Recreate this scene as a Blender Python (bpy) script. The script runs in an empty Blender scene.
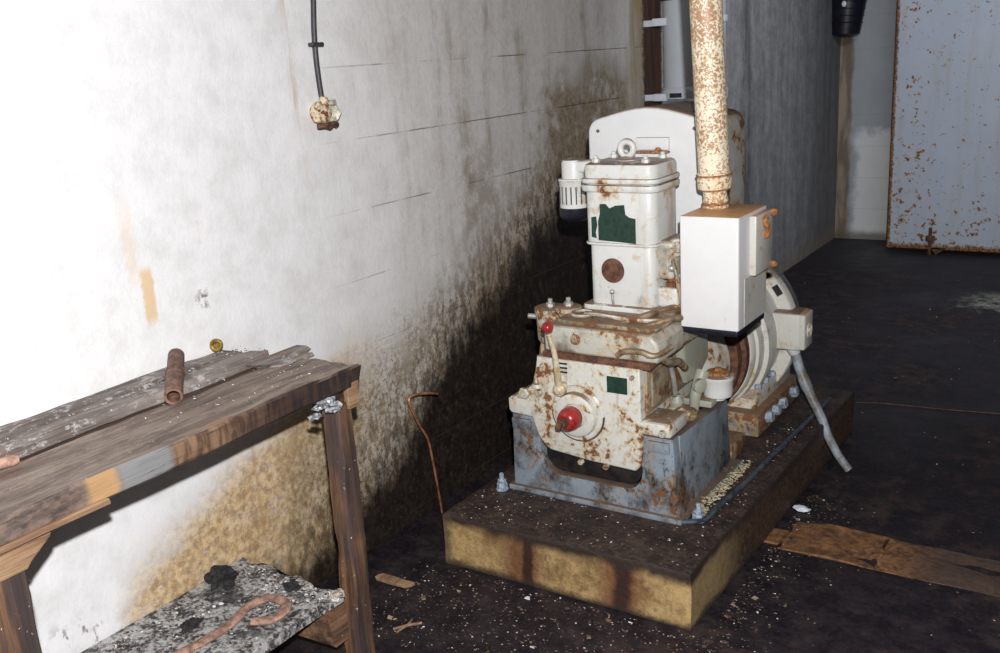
import bpy, bmesh, math, random
from mathutils import Vector, Matrix, noise
random.seed(7)
SC = bpy.context.scene
COL = SC.collection
PI = math.pi

# ------------------------------------------------------------------ camera
CAMP = Vector((0.0, 0.0, 1.60))
cam = bpy.data.cameras.new('camera')
cam.sensor_fit = 'HORIZONTAL'; cam.sensor_width = 36.0
cam.lens = 985.0 * 36.0 / 1000.0
cam.clip_start = 0.05
camo = bpy.data.objects.new('camera', cam); COL.objects.link(camo)
# world directions of the camera's right / down / forward axes
_v1 = Vector((670.0, -314.5, 985.0)); _Y = _v1.normalized()
_v2 = Vector((1550.0, 176.5, -985.0)); _X = (_v2 - _Y * _v2.dot(_Y)).normalized()
_Z = _X.cross(_Y)
_right = Vector((_X[0], _Y[0], _Z[0])); _down = Vector((_X[1], _Y[1], _Z[1])); _fwd = Vector((_X[2], _Y[2], _Z[2]))
_m = Matrix((_right, -_down, -_fwd)).transposed().to_4x4()
_m.translation = CAMP
camo.matrix_world = _m
SC.camera = camo

# ------------------------------------------------------------------ light and exposure
SC.view_settings.view_transform = 'Standard'
SC.view_settings.look = 'None'
SC.view_settings.gamma = 1.0
SC.view_settings.use_curve_mapping = False
SC.view_settings.exposure = 0.0
W = bpy.data.worlds.new('world'); SC.world = W; W.use_nodes = True
W.node_tree.nodes['Background'].inputs[0].default_value = (0.5, 0.55, 0.7, 1)
W.node_tree.nodes['Background'].inputs[1].default_value = 0.15

# the photographer's flash: a wide beam from just above the lens
_l = bpy.data.lights.new('camera_flash', 'SPOT'); _l.energy = 470; _l.shadow_soft_size = 0.022; _l.color = (1.0, 0.985, 0.99)
_l.spot_size = math.radians(104); _l.spot_blend = 0.35
_o = bpy.data.objects.new('camera_flash', _l); _o.location = (0.10, -0.05, 1.84); COL.objects.link(_o)
_o.rotation_euler = (_fwd + Vector((-0.06, 0, 0.05))).to_track_quat('-Z', 'Y').to_euler()
_l = bpy.data.lights.new('far_fill_light', 'AREA'); _l.shape = 'RECTANGLE'; _l.size = 1.2; _l.size_y = 0.25; _l.energy = 26; _l.color = (0.86, 0.92, 1.0)  # unseen fill light added to brighten the far door and wall
_o = bpy.data.objects.new('far_fill_light', _l); _o.location = (-0.5, 4.9, 2.45); COL.objects.link(_o)
_o.rotation_euler = Vector((-0.35, 1.0, -0.50)).to_track_quat('-Z', 'Y').to_euler()

# ------------------------------------------------------------------ node helper
class G:
    """one node tree being written; numbers and sockets mix freely"""
    def __init__(s, name):
        s.m = bpy.data.materials.new(name); s.m.use_nodes = True
        s.t = s.m.node_tree; s.t.nodes.clear()
        s.out = s.t.nodes.new('ShaderNodeOutputMaterial')
        s.b = s.t.nodes.new('ShaderNodeBsdfPrincipled')
        s.t.links.new(s.b.outputs[0], s.out.inputs[0])
        s.tc = s.t.nodes.new('ShaderNodeTexCoord').outputs['Object']
    def put(s, sock, v):
        if isinstance(v, Q): v = v.s
        if isinstance(v, bpy.types.NodeSocket): s.t.links.new(v, sock)
        elif isinstance(v, (tuple, list)):
            sock.default_value = tuple(v) + ((1,) if len(v) == 3 and len(sock.default_value) == 4 else ())
        else: sock.default_value = v
    def op(s, o, a, b=0.0, c=None):
        n = s.t.nodes.new('ShaderNodeMath'); n.operation = o
        s.put(n.inputs[0], a); s.put(n.inputs[1], b)
        if c is not None: s.put(n.inputs[2], c)
        return Q(s, n.outputs[0])
    def xyz(s, v=None):
        n = s.t.nodes.new('ShaderNodeSeparateXYZ'); s.put(n.inputs[0], v or s.tc)
        return Q(s, n.outputs[0]), Q(s, n.outputs[1]), Q(s, n.outputs[2])
    def vec(s, x, y, z):
        n = s.t.nodes.new('ShaderNodeCombineXYZ'); s.put(n.inputs[0], x); s.put(n.inputs[1], y); s.put(n.inputs[2], z)
        return n.outputs[0]
    def mapv(s, scale=(1, 1, 1), off=(0, 0, 0), rot=(0, 0, 0)):
        n = s.t.nodes.new('ShaderNodeMapping'); s.put(n.inputs[0], s.tc)
        n.inputs['Scale'].default_value = scale; n.inputs['Location'].default_value = off; n.inputs['Rotation'].default_value = rot
        return n.outputs[0]
    def noise(s, scale, detail=5, rough=0.6, v=None, dist=0.0):
        n = s.t.nodes.new('ShaderNodeTexNoise'); s.put(n.inputs['Vector'], v or s.tc)
        n.inputs['Scale'].default_value = scale; n.inputs['Detail'].default_value = detail
        n.inputs['Roughness'].default_value = rough; n.inputs['Distortion'].default_value = dist
        return Q(s, n.outputs[0])
    def vor(s, scale, v=None, feature='F1'):
        n = s.t.nodes.new('ShaderNodeTexVoronoi'); s.put(n.inputs['Vector'], v or s.tc); n.feature = feature
        n.inputs['Scale'].default_value = scale
        return Q(s, n.outputs['Distance'])
    def ss(s, x, a, b, lo=0.0, hi=1.0):
        n = s.t.nodes.new('ShaderNodeMapRange'); n.interpolation_type = 'SMOOTHSTEP'
        s.put(n.inputs[0], x); s.put(n.inputs[1], a); s.put(n.inputs[2], b); s.put(n.inputs[3], lo); s.put(n.inputs[4], hi)
        return Q(s, n.outputs[0])
    def mix(s, f, a, b):
        n = s.t.nodes.new('ShaderNodeMix'); n.data_type = 'RGBA'
        s.put(n.inputs[0], f); s.put(n.inputs[6], a); s.put(n.inputs[7], b)
        return Q(s, n.outputs[2])
    def normal_z(s):
        n = s.t.nodes.new('ShaderNodeNewGeometry')
        return s.xyz(n.outputs['True Normal'])[2]
    def island(s):
        n = s.t.nodes.new('ShaderNodeNewGeometry'); return Q(s, n.outputs['Random Per Island'])
    def edge(s, r=0.006):
        n = s.t.nodes.new('ShaderNodeBevel'); n.samples = 4; n.inputs[0].default_value = r
        g = s.t.nodes.new('ShaderNodeNewGeometry')
        d = s.t.nodes.new('ShaderNodeVectorMath'); d.operation = 'DOT_PRODUCT'
        s.t.links.new(n.outputs[0], d.inputs[0]); s.t.links.new(g.outputs['True Normal'], d.inputs[1])
        return s.ss(Q(s, d.outputs['Value']), 0.995, 0.86)
    def bump(s, h, strength=0.4, dist=0.01):
        n = s.t.nodes.new('ShaderNodeBump'); n.inputs['Strength'].default_value = strength
        n.inputs['Distance'].default_value = dist; s.put(n.inputs['Height'], h)
        s.t.links.new(n.outputs[0], s.b.inputs['Normal'])
    def done(s, color, rough=0.5, metal=0.0, spec=0.5):
        s.put(s.b.inputs['Base Color'], color); s.put(s.b.inputs['Roughness'], rough)
        s.put(s.b.inputs['Metallic'], metal); s.b.inputs['Specular IOR Level'].default_value = spec
        return s.m
class Q:
    def __init__(q, g, s): q.g, q.s = g, s
    def __add__(q, o): return q.g.op('ADD', q, o)
    __radd__ = __add__
    def __mul__(q, o): return q.g.op('MULTIPLY', q, o)
    __rmul__ = __mul__
    def __sub__(q, o): return q.g.op('SUBTRACT', q, o)
    def __rsub__(q, o): return q.g.op('SUBTRACT', o, q)
    def max(q, o): return q.g.op('MAXIMUM', q, o)
    def min(q, o): return q.g.op('MINIMUM', q, o)
    def abs(q): return q.g.op('ABSOLUTE', q, 0)

# ------------------------------------------------------------------ materials
RUST_D = (0.085, 0.030, 0.012); RUST_L = (0.26, 0.105, 0.035); TAN = (0.50, 0.35, 0.17)

def painted(name, base, rust=0.35, scale=16.0, grime=0.4, streak=0.35, top=0.8, edge=0.7,
            grimecol=(0.10, 0.065, 0.035), rough=0.42, rustcol=RUST_D, halo=TAN, topcol=(0.10, 0.060, 0.035)):
    g = G(name)
    n1 = g.noise(scale, 8, 0.68); n2 = g.noise(scale * 0.22, 3, 0.5)
    r = n1 * 0.62 + n2 * 0.38
    t = 0.66 - 0.17 * rust
    m = g.ss(r, t, t + 0.035); h = g.ss(r, t - 0.065, t + 0.01)
    st = g.noise(scale * 0.9, 5, 0.65, g.mapv((1, 1, 0.10), (3, 1, 2)))
    st2 = g.noise(scale * 0.25, 3, 0.5, g.mapv((1, 1, 0.4), (7, 5, 2)))
    sm = g.ss(st * 0.6 + st2 * 0.4, 0.62 - 0.13 * streak, 0.70 - 0.05 * streak) * (0.65 * min(1, streak * 1.6))
    gm = g.ss(g.noise(scale * 0.45, 7, 0.7, g.mapv((1, 1, 0.8), (11, 4, 9))), 0.66 - 0.24 * grime, 0.80 - 0.12 * grime)
    ink = g.ss(g.noise(scale * 2.6, 6, 0.72, g.mapv((1, 1, 0.7), (6, 2, 9))) * 0.7 + n2 * 0.3, 0.66 - 0.14 * grime, 0.74 - 0.12 * grime)
    var = g.noise(scale * 1.7, 4, 0.6, g.mapv((1, 1, 1), (2, 2, 2)))
    c = g.mix(var, base, tuple(b * 0.86 for b in base))
    c = g.mix(h * 0.75, c, halo)
    c = g.mix(sm, c, (TAN[0] * 0.7, TAN[1] * 0.62, TAN[2] * 0.55))
    c = g.mix(gm * (0.5 + 0.5 * grime), c, grimecol)
    c = g.mix(ink * min(0.85, max(0.0, grime * 1.1)), c, tuple(k * 0.5 for k in grimecol))
    c = g.mix(m, c, g.mix(g.noise(scale * 4, 3), rustcol, RUST_L))
    if edge > 0:
        em = g.edge() * g.ss(g.noise(scale * 1.6, 6, 0.7, g.mapv((1, 1, 1), (5, 5, 5))), 0.62 - 0.2 * edge, 0.66)
        c = g.mix(em * 0.9, c, g.mix(g.noise(scale * 5, 3), (0.20, 0.085, 0.03), (0.45, 0.24, 0.09)))
    if top > 0:
        up = g.ss(g.normal_z(), 0.5, 0.9) * g.ss(g.noise(scale * 1.2, 7, 0.7, g.mapv((1, 1, 1), (1, 8, 3))), 0.62 - 0.34 * top, 0.70 - 0.28 * top)
        c = g.mix(up * 0.92, c, g.mix(g.noise(scale * 3, 5, 0.7), topcol, tuple(min(1, k * 2.6) for k in topcol)))
    g.bump(n1 * 0.5 + m * -0.35 + var * 0.12, 0.35, 0.006)
    return g.done(c, g.op('ADD', m * 0.35, rough), 0.0)

def simple(name, c1, c2, scale=30, rough=0.5, metal=0.0, bump=0.2, stretch=(1, 1, 1), spec=0.5):
    g = G(name); n = g.noise(scale, 6, 0.65, g.mapv(stretch))
    g.bump(n, bump, 0.004)
    return g.done(g.mix(g.ss(n, 0.35, 0.65), c1, c2), rough, metal, spec)

M = {}
M['white'] = painted('chipped_white_paint', (0.70, 0.71, 0.68), rust=0.34, grime=0.40, streak=0.45, top=0.75, edge=0.7)
M['dirty'] = painted('oily_white_paint', (0.55, 0.54, 0.47), rust=0.62, scale=24, grime=0.80, streak=0.4, top=0.95, edge=0.9)
M['filthy'] = painted('oil_soaked_white_paint', (0.36, 0.31, 0.23), rust=0.80, scale=28, grime=1.05, streak=0.6, top=1.0, edge=0.9)
M['panel'] = painted('crankcase_paint', (0.66, 0.66, 0.60), rust=0.66, scale=38, grime=0.45, streak=0.6, top=0.9, edge=0.5)
M['tank'] = painted('housing_paint', (0.76, 0.77, 0.77), rust=0.05, scale=9, grime=0.08, streak=0.10, top=1.0, edge=0.5, topcol=(0.14, 0.07, 0.04))
M['tankside'] = painted('rust_speckled_housing_paint', (0.48, 0.49, 0.50), rust=0.95, scale=15, grime=0.3, streak=0.6, top=1.0, edge=0.9, rustcol=(0.16, 0.06, 0.03))
M['box'] = painted('control_box_paint', (0.80, 0.80, 0.79), rust=-0.1, scale=8, grime=-0.2, streak=0.10, top=1.0, edge=0.55, topcol=(0.36, 0.17, 0.055))
M['boxside'] = painted('control_box_side_paint', (0.62, 0.61, 0.56), rust=0.30, scale=22, grime=0.30, streak=0.35, top=1.0, edge=0.6, topcol=(0.36, 0.17, 0.055))
M['blue'] = painted('grey_blue_frame_paint', (0.25, 0.30, 0.35), rust=0.50, scale=20, grime=0.95, streak=0.75, top=1.0, edge=0.5, grimecol=(0.045, 0.030, 0.022), halo=(0.24, 0.22, 0.19), topcol=(0.07, 0.045, 0.03), rustcol=(0.04, 0.02, 0.012))
M['gen'] = painted('generator_paint', (0.66, 0.65, 0.59), rust=0.50, scale=18, grime=0.55, streak=0.4, top=0.9, edge=0.8)
M['sage'] = painted('grey_green_paint', (0.36, 0.37, 0.30), rust=0.35, scale=20, grime=0.6, streak=0.4, top=0.8, edge=0.6)
M['rusty'] = painted('rusted_pedestal_paint', (0.30, 0.26, 0.23), rust=0.9, scale=26, grime=1.1, streak=0.7, top=1.0, edge=1.0)
M['duct'] = painted('blue_grey_duct_paint', (0.60, 0.66, 0.72), rust=0.05, scale=8, grime=0.10, streak=0.25, top=0.4, edge=0.4)
M['lug'] = simple('pale_lug_paint', (0.62, 0.68, 0.78), (0.72, 0.76, 0.84), 20, 0.4)
M['rust'] = simple('rust', (0.055, 0.022, 0.014), (0.17, 0.075, 0.04), 45, 0.8, 0.0, 0.5)
M['rustorange'] = simple('orange_rust', (0.16, 0.06, 0.02), (0.50, 0.23, 0.08), 90, 0.8, 0.0, 0.6)
M['rusttube'] = simple('brown_rusted_tube', (0.085, 0.045, 0.032), (0.24, 0.13, 0.09), 60, 0.7, 0.0, 0.4)
M['pinkrust'] = simple('pinkish_dusty_rust', (0.16, 0.09, 0.065), (0.44, 0.27, 0.20), 50, 0.85, 0.0, 0.4)
M['black'] = simple('oily_black', (0.008, 0.008, 0.010), (0.03, 0.024, 0.022), 25, 0.45, 0.0, 0.3)
M['gloss'] = simple('gloss_black', (0.006, 0.006, 0.012), (0.012, 0.012, 0.025), 25, 0.35, 0.0, 0.05)
M['cable'] = simple('black_cable_sheath', (0.030, 0.028, 0.034), (0.055, 0.050, 0.058), 40, 0.5, 0.0, 0.2)
M['darkblue'] = simple('dark_blue_cable', (0.02, 0.028, 0.04), (0.075, 0.095, 0.12), 30, 0.45)
M['red'] = simple('red_plastic', (0.24, 0.012, 0.014), (0.36, 0.035, 0.03), 50, 0.28, 0.0, 0.1)
M['green'] = simple('dark_green_paint', (0.005, 0.026, 0.018), (0.016, 0.048, 0.030), 60, 0.5, 0.0, 0.2)
M['brass'] = simple('tarnished_brass', (0.30, 0.20, 0.05), (0.65, 0.48, 0.14), 60, 0.35, 0.8, 0.2)
M['copper'] = simple('tarnished_copper', (0.20, 0.07, 0.035), (0.60, 0.26, 0.14), 14, 0.4, 0.45, 0.2)
M['steel'] = simple('dull_steel', (0.36, 0.35, 0.33), (0.60, 0.58, 0.54), 40, 0.35, 0.5, 0.2)
M['bolt'] = simple('pale_blue_bolt', (0.20, 0.27, 0.34), (0.50, 0.58, 0.66), 60, 0.4, 0.2, 0.3)
M['lever'] = simple('bare_ochre_lever', (0.42, 0.30, 0.15), (0.72, 0.64, 0.48), 30, 0.4, 0.2, 0.2)
M['rag'] = simple('crumpled_pale_foil', (0.04, 0.05, 0.06), (0.72, 0.74, 0.76), 70, 0.4, 0.2, 0.6)
M['cloth'] = simple('charred_black_rag', (0.006, 0.006, 0.007), (0.03, 0.028, 0.028), 50, 0.9, 0.0, 0.6)
M['conduit'] = simple('grey_blue_conduit', (0.12, 0.10, 0.07), (0.36, 0.42, 0.48), 9, 0.45, 0.0, 0.3)

g = G('rust_speckled_cream_pipe')
n = g.noise(120, 5, 0.7); n2 = g.noise(9, 4, 0.6); x, y, z = g.xyz()
e = g.ss(n * 0.7 + n2 * 0.3, 0.49, 0.53)
e2 = g.ss(g.noise(14, 5, 0.7, g.mapv((1, 1, 0.35))), 0.50, 0.66)
c = g.mix(e2 * 0.75, (0.86, 0.78, 0.60), (0.68, 0.47, 0.22))
c = g.mix(e * 0.85, c, (0.36, 0.16, 0.05))
g.bump(n, 0.4, 0.003); M['pipe'] = g.done(c, 0.4)

def wood(name, light, dark, paint=0.0, red=0.0, scale=1.0):
    g = G(name)
    gr = g.noise(34 * scale, 7, 0.7, g.mapv((1, 0.07, 1)), 0.3); cr = g.noise(90 * scale, 5, 0.7, g.mapv((1, 0.04, 1), (3, 3, 3)))
    sp = g.noise(55, 6, 0.75, g.mapv((1, 0.6, 1), (8, 1, 1))); lo = g.noise(5, 4, 0.6)
    c = g.mix(g.ss(gr, 0.36, 0.66), dark, light)
    c = g.mix(g.ss(cr, 0.56, 0.66) * 0.8, c, tuple(k * 0.25 for k in dark))
    c = g.mix(g.ss(lo, 0.5, 0.7) * 0.5, c, tuple(k * 0.6 for k in dark))
    if red: c = g.mix(g.ss(g.noise(7, 5, 0.65, g.mapv((1, 1, 1), (4, 4, 1))), 0.5, 0.62) * red, c, (0.20, 0.085, 0.04))
    if paint:
        c = g.mix(g.ss(sp * 0.75 + lo * 0.25, 0.60 - 0.10 * paint, 0.66 - 0.08 * paint) * 0.85, c, (0.46, 0.44, 0.43))
    g.bump(gr * 0.6 + cr * 0.5, 0.7, 0.008)
    return g.done(c, 0.75)
M['plank'] = wood('weathered_grey_plank', (0.30, 0.235, 0.19), (0.085, 0.062, 0.05), 0.25, 0.35)
M['plankpaint'] = wood('paint_splashed_plank', (0.30, 0.26, 0.23), (0.10, 0.08, 0.07), 0.75, 0.25)
M['legwood'] = wood('brown_leg_timber', (0.27, 0.145, 0.075), (0.065, 0.034, 0.022), 0.05, 0.6)
M['tanwood'] = wood('bare_tan_timber', (0.40, 0.26, 0.15), (0.19, 0.105, 0.06), 0.0, 0.2)
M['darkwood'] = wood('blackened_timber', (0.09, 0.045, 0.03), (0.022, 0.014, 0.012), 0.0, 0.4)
def leg_material():
    g = G('leg_timber_upright')
    gr = g.noise(34, 7, 0.7, g.mapv((1, 1, 0.06)), 0.3); x, y, z = g.xyz()
    c = g.mix(g.ss(gr, 0.36, 0.66), (0.055, 0.028, 0.018), (0.27, 0.135, 0.065))
    c = g.mix(g.ss(g.noise(5, 4, 0.6, g.mapv((1, 1, 0.3))), 0.42, 0.58) * 0.75, c, (0.035, 0.030, 0.034))
    c = g.mix(g.ss(g.noise(60, 5, 0.7), 0.66, 0.70), c, (0.6, 0.56, 0.5))
    g.bump(gr, 0.7, 0.008); return g.done(c, 0.6)
M['uplegs'] = leg_material()

# front plank: bare top, its +x face has its own old paint patches along the length (y)
g = G('front_plank_timber')
x, y, z = g.xyz()
gr = g.noise(34, 7, 0.7, g.mapv((1, 0.07, 1)), 0.3); cr = g.noise(80, 5, 0.7, g.mapv((1, 0.04, 1), (3, 3, 3)))
c = g.mix(g.ss(gr, 0.34, 0.68), (0.12, 0.088, 0.070), (0.30, 0.235, 0.19))
c = g.mix(g.ss(g.noise(28, 6, 0.75, g.mapv((1, 0.3, 1), (2, 2, 8))), 0.5, 0.62) * 0.5, c, (0.06, 0.045, 0.038))
c = g.mix(g.ss(g.noise(6, 5, 0.6, g.mapv((1, 0.6, 1), (4, 4, 1))), 0.56, 0.68) * 0.5, c, (0.30, 0.15, 0.08))
c = g.mix(g.ss(g.noise(60, 6, 0.75), 0.64, 0.68) * 0.7, c, (0.58, 0.56, 0.54))
wy = y + (g.noise(9, 4) - 0.5) * 0.05          # object origin is the bench's: world y = y + 1.2
def zone(a, b, e=0.012): return g.ss(wy, a - e, a + e) * g.ss(wy, b + e, b - e)
geo = g.t.nodes.new('ShaderNodeNewGeometry'); nx = g.xyz(geo.outputs['True Normal'])[0]
face = g.ss(nx, 0.35, 0.75)
fc = g.mix(g.ss(g.noise(40, 6, 0.7, g.mapv((1, 0.5, 1))), 0.35, 0.65), (0.06, 0.045, 0.04), (0.20, 0.14, 0.11))
fc = g.mix(zone(-0.185, -0.11), fc, (0.38, 0.23, 0.11))
fc = g.mix(zone(-0.11, 0.02), fc, (0.20, 0.20, 0.20))
vs = g.ss(g.noise(60, 5, 0.6, g.mapv((1, 1, 0.15), (1, 2, 5))), 0.36, 0.62)
fc = g.mix(zone(0.02, 0.40), fc, g.mix(vs, (0.08, 0.042, 0.026), (0.22, 0.13, 0.075)))
fc = g.mix(g.ss(wy, 0.14, 0.36), fc, g.mix(g.ss(vs, 0.2, 0.9) * 0.5, (0.018, 0.012, 0.012), (0.075, 0.035, 0.02)))
c = g.mix(face, c, fc)
c = g.mix(g.ss(cr, 0.58, 0.66) * 0.7, c, (0.03, 0.022, 0.018))
g.bump(gr * 0.6 + cr * 0.5, 0.7, 0.008); M['frontplank'] = g.done(c, 0.7)

# long wall
g = G('limewashed_concrete_wall')
x, y, z = g.xyz()
vst = g.mapv((1, 1, 0.16)); lo = g.noise(2.2, 5, 0.6, g.mapv((1, 1, 1), (5, 2, 1))); mid = g.noise(9, 7, 0.7); hi = g.noise(42, 6, 0.75)
st = g.noise(13, 6, 0.65, g.mapv((1, 1, 0.12), (1, 1, 4)))
def bell(v, c0, w, soft=0.6):
    return g.ss((v - c0).abs(), w, w * soft)
c = g.mix(g.ss(mid, 0.35, 0.75), (0.78, 0.78, 0.785), (0.66, 0.655, 0.65))
def over(c, m, col): return g.mix(m, c, col)
# general greying of the whitewash farther along
far = g.ss(y + (lo - 0.5) * 1.0, 1.9, 3.1)
c = over(c, far * (0.50 + 0.35 * g.ss(st * 0.5 + hi * 0.5, 0.40, 0.62)), (0.48, 0.44, 0.40))
c = over(c, g.ss(y, 2.2, 3.2) * g.ss(st * 0.6 + mid * 0.4, 0.53, 0.66) * 0.55, (0.26, 0.21, 0.16))
# faint tan scratches and streaks
c = over(c, g.ss(st * 0.7 + hi * 0.3, 0.60, 0.68) * 0.35, (0.55, 0.44, 0.33))
c = over(c, bell(y + (hi - 0.5) * 0.03, 1.535, 0.022) * bell(z + (mid - 0.5) * 0.06, 1.06, 0.085) * 0.8, (0.68, 0.46, 0.24))
c = over(c, bell(y + (hi - 0.5) * 0.04 + (1.2 - z) * 0.0, 1.50, 0.030, 0.2) * bell(z, 1.20, 0.15, 0.3) * 0.35, (0.74, 0.57, 0.38))
c = over(c, bell(y + (mid - 0.5) * 0.10, 1.70, 0.035, 0.3) * bell(z + (mid - 0.5) * 0.1, 1.005, 0.035, 0.3) * g.ss(hi, 0.45, 0.6) * 0.9, (0.16, 0.13, 0.11))
c = over(c, bell(y + (mid - 0.5) * 0.10, 2.13, 0.05, 0.3) * g.ss(z, 1.2, 1.45) * g.ss(st, 0.48, 0.62) * 0.55, (0.45, 0.34, 0.22))
# brown damp column and damp patch high beside the housing
c = over(c, bell(y + (mid - 0.5) * 0.3, 3.07, 0.20, 0.2) * g.ss(z, 1.45, 1.10) * g.ss(hi * 0.3 + mid * 0.7, 0.36, 0.56) * 0.6, (0.21, 0.165, 0.13))
pm = bell(y + (mid - 0.5) * 0.8, 3.95, 0.50, 0.55) * g.ss(z + (lo - 0.5) * 0.6, 1.62, 1.42)
c = over(c, pm * g.ss(mid * 0.6 + lo * 0.4, 0.38, 0.50) * 0.85, g.mix(g.ss(hi, 0.4, 0.6), (0.15, 0.11, 0.07), (0.32, 0.25, 0.155)))
c = over(c, bell(y + (mid - 0.5) * 0.12, 4.42, 0.13, 0.4) * g.ss(st, 0.40, 0.6) * 0.75, (0.50, 0.38, 0.18))
c = over(c, bell(y + (hi - 0.5) * 0.08, 4.60, 0.13, 0.7) * 0.96, g.mix(g.ss(st, 0.4, 0.6), (0.06, 0.03, 0.022), (0.16, 0.075, 0.04)))
# ochre damp below the bench
om = g.ss(z + (mid - 0.5) * 0.30 + (y - 1.3) * -0.42, 0.42, 0.24) * g.ss(y + (mid - 0.5) * 0.25, 1.26, 1.40) * g.ss(y, 2.45, 2.1)
c = over(c, om * g.ss(g.noise(75, 6, 0.75) * 0.5 + mid * 0.5, 0.24, 0.50) * 0.92, g.mix(g.ss(hi, 0.38, 0.62), (0.30, 0.18, 0.07), (0.64, 0.45, 0.22)))
c = over(c, bell(y, 1.80, 0.012, 0.2) * g.ss(z, 0.60, 0.52) * g.ss(z, 0.15, 0.3) * 0.4, (0.38, 0.22, 0.09))
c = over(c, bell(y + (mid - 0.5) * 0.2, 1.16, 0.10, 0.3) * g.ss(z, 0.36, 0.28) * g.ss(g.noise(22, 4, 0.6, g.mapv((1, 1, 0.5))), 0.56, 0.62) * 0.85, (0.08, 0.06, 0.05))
# mildew speckle, then heavy near-black brown rising along the wall foot
hz = 0.60 + g.ss(y, 1.75, 2.9) * 0.22 + g.ss(y, 2.8, 3.7) * 0.42
sp = g.ss(g.noise(75, 6, 0.75) * 0.6 + mid * 0.4, 0.46, 0.56)
mm = g.ss(z + (mid - 0.5) * 0.45, hz + 0.10, hz - 0.22) * g.ss(y + (mid - 0.5) * 0.3, 1.80, 2.05) * g.ss(y, 5.6, 4.6)
c = over(c, mm * 0.55, (0.40, 0.325, 0.22))
c = over(c, mm * sp * 0.78, g.mix(g.ss(mid, 0.4, 0.6), (0.055, 0.040, 0.024), (0.20, 0.135, 0.06)))
sz = 0.10 + g.ss(y, 1.9, 2.5) * 0.16 + g.ss(y, 2.3, 3.0) * 0.40 + g.ss(y, 2.9, 3.6) * 0.28
m2 = g.ss(z + (mid - 0.5) * 0.4, sz + 0.42, sz - 0.02) * g.ss(y + (mid - 0.5) * 0.3, 1.72, 2.05) * g.ss(y, 5.4, 4.6)
c = over(c, m2 * g.ss(g.noise(30, 7, 0.75, g.mapv((1, 1, 0.5), (4, 7, 1))), 0.56, 0.44) * 0.85, g.mix(g.ss(hi, 0.4, 0.6), (0.035, 0.024, 0.016), (0.13, 0.088, 0.048)))
sm = g.ss(z + (mid - 0.5) * 0.32 + (st - 0.5) * 0.25, sz + 0.10, sz - 0.10) * g.ss(y, 5.4, 4.6)
c = over(c, sm * 0.97, g.mix(g.ss(hi, 0.5, 0.75), (0.012, 0.008, 0.007), (0.075, 0.045, 0.025)))
# bare grey concrete beyond the pipe drum
bare = g.ss(y, 4.70, 4.80)
bc = g.mix(g.ss(st * 0.35 + hi * 0.25 + mid * 0.4, 0.38, 0.64), (0.20, 0.198, 0.205), (0.40, 0.39, 0.39))
bc = g.mix(bell(y + (lo - 0.5) * 0.5, 5.95, 0.16, 0.2) * g.ss(st, 0.35, 0.55) * 0.7, bc, (0.05, 0.047, 0.05))
bc = g.mix(g.ss(y, 6.9, 7.9) * 0.6, bc, (0.10, 0.10, 0.11))
bc = g.mix(bell(z + (mid - 0.5) * 0.1, 0.04, 0.10, 0.2) * 0.5, bc, (0.30, 0.24, 0.17))
c = g.mix(bare, c, bc)
# board joints of the shuttering every 0.22 m
zz = z - 0.0405
fr = g.op('FRACT', zz * (1 / 0.2215), 0)
jn = g.ss((fr - 0.5 + (mid - 0.5) * 0.012).abs(), 0.488, 0.497)
yy = g.op('FRACT', (y + g.op('FLOOR', zz * (1 / 0.2215), 0) * 0.37) * 0.9, 0)
vj = g.ss((yy - 0.5).abs(), 0.4965, 0.4995)
brk = g.ss(g.noise(3.1, 4, 0.6, g.mapv((1, 1, 1), (9, 9, 9))), 0.43, 0.55) * g.ss(y, 2.1, 2.7) * g.ss(y, 5, 4.6)
c = over(c, jn * brk * 0.8, (0.05, 0.038, 0.03))
g.bump(mid * 0.6 + hi * 0.35 + jn * brk * -0.5 + st * 0.25, 0.30, 0.015)
M['wall'] = g.done(c, g.op('ADD', sm * -0.25, 0.75), 0.0, 0.25)

g = G('dark_oily_concrete_floor')
x, y, z = g.xyz()
lo = g.noise(1.7, 5, 0.6); mid = g.noise(11, 7, 0.7); hi = g.noise(60, 6, 0.75)
c = g.mix(g.ss(mid * 0.6 + hi * 0.4, 0.40, 0.64), (0.007, 0.005, 0.009), (0.034, 0.024, 0.027))
c = g.mix(g.ss(lo * 0.5 + mid * 0.5, 0.50, 0.62) * 0.5, c, (0.065, 0.040, 0.032))
c = g.mix(g.ss(y, 6.6, 8.0) * 0.5, c, (0.06, 0.06, 0.07))  # bluish reflection at the far end, put into the floor colour
c = g.mix(g.ss((y - 6.35 + (mid - 0.5) * 0.5).abs(), 0.28, 0.1) * g.ss(x + (mid - 0.5) * 0.4, -0.95, -0.70) * g.ss(hi * 0.4 + mid * 0.6, 0.42, 0.56), c, (0.34, 0.34, 0.28))
c = g.mix(g.ss(hi, 0.665, 0.70) * g.ss(mid, 0.42, 0.6), c, (0.38, 0.30, 0.24))
g.bump(mid + hi * 0.5, 0.5, 0.012)
M['floor'] = g.done(c, g.ss(lo * 0.6 + mid * 0.4, 0.35, 0.6, 0.42, 0.75), 0.0, 0.35)

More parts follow.
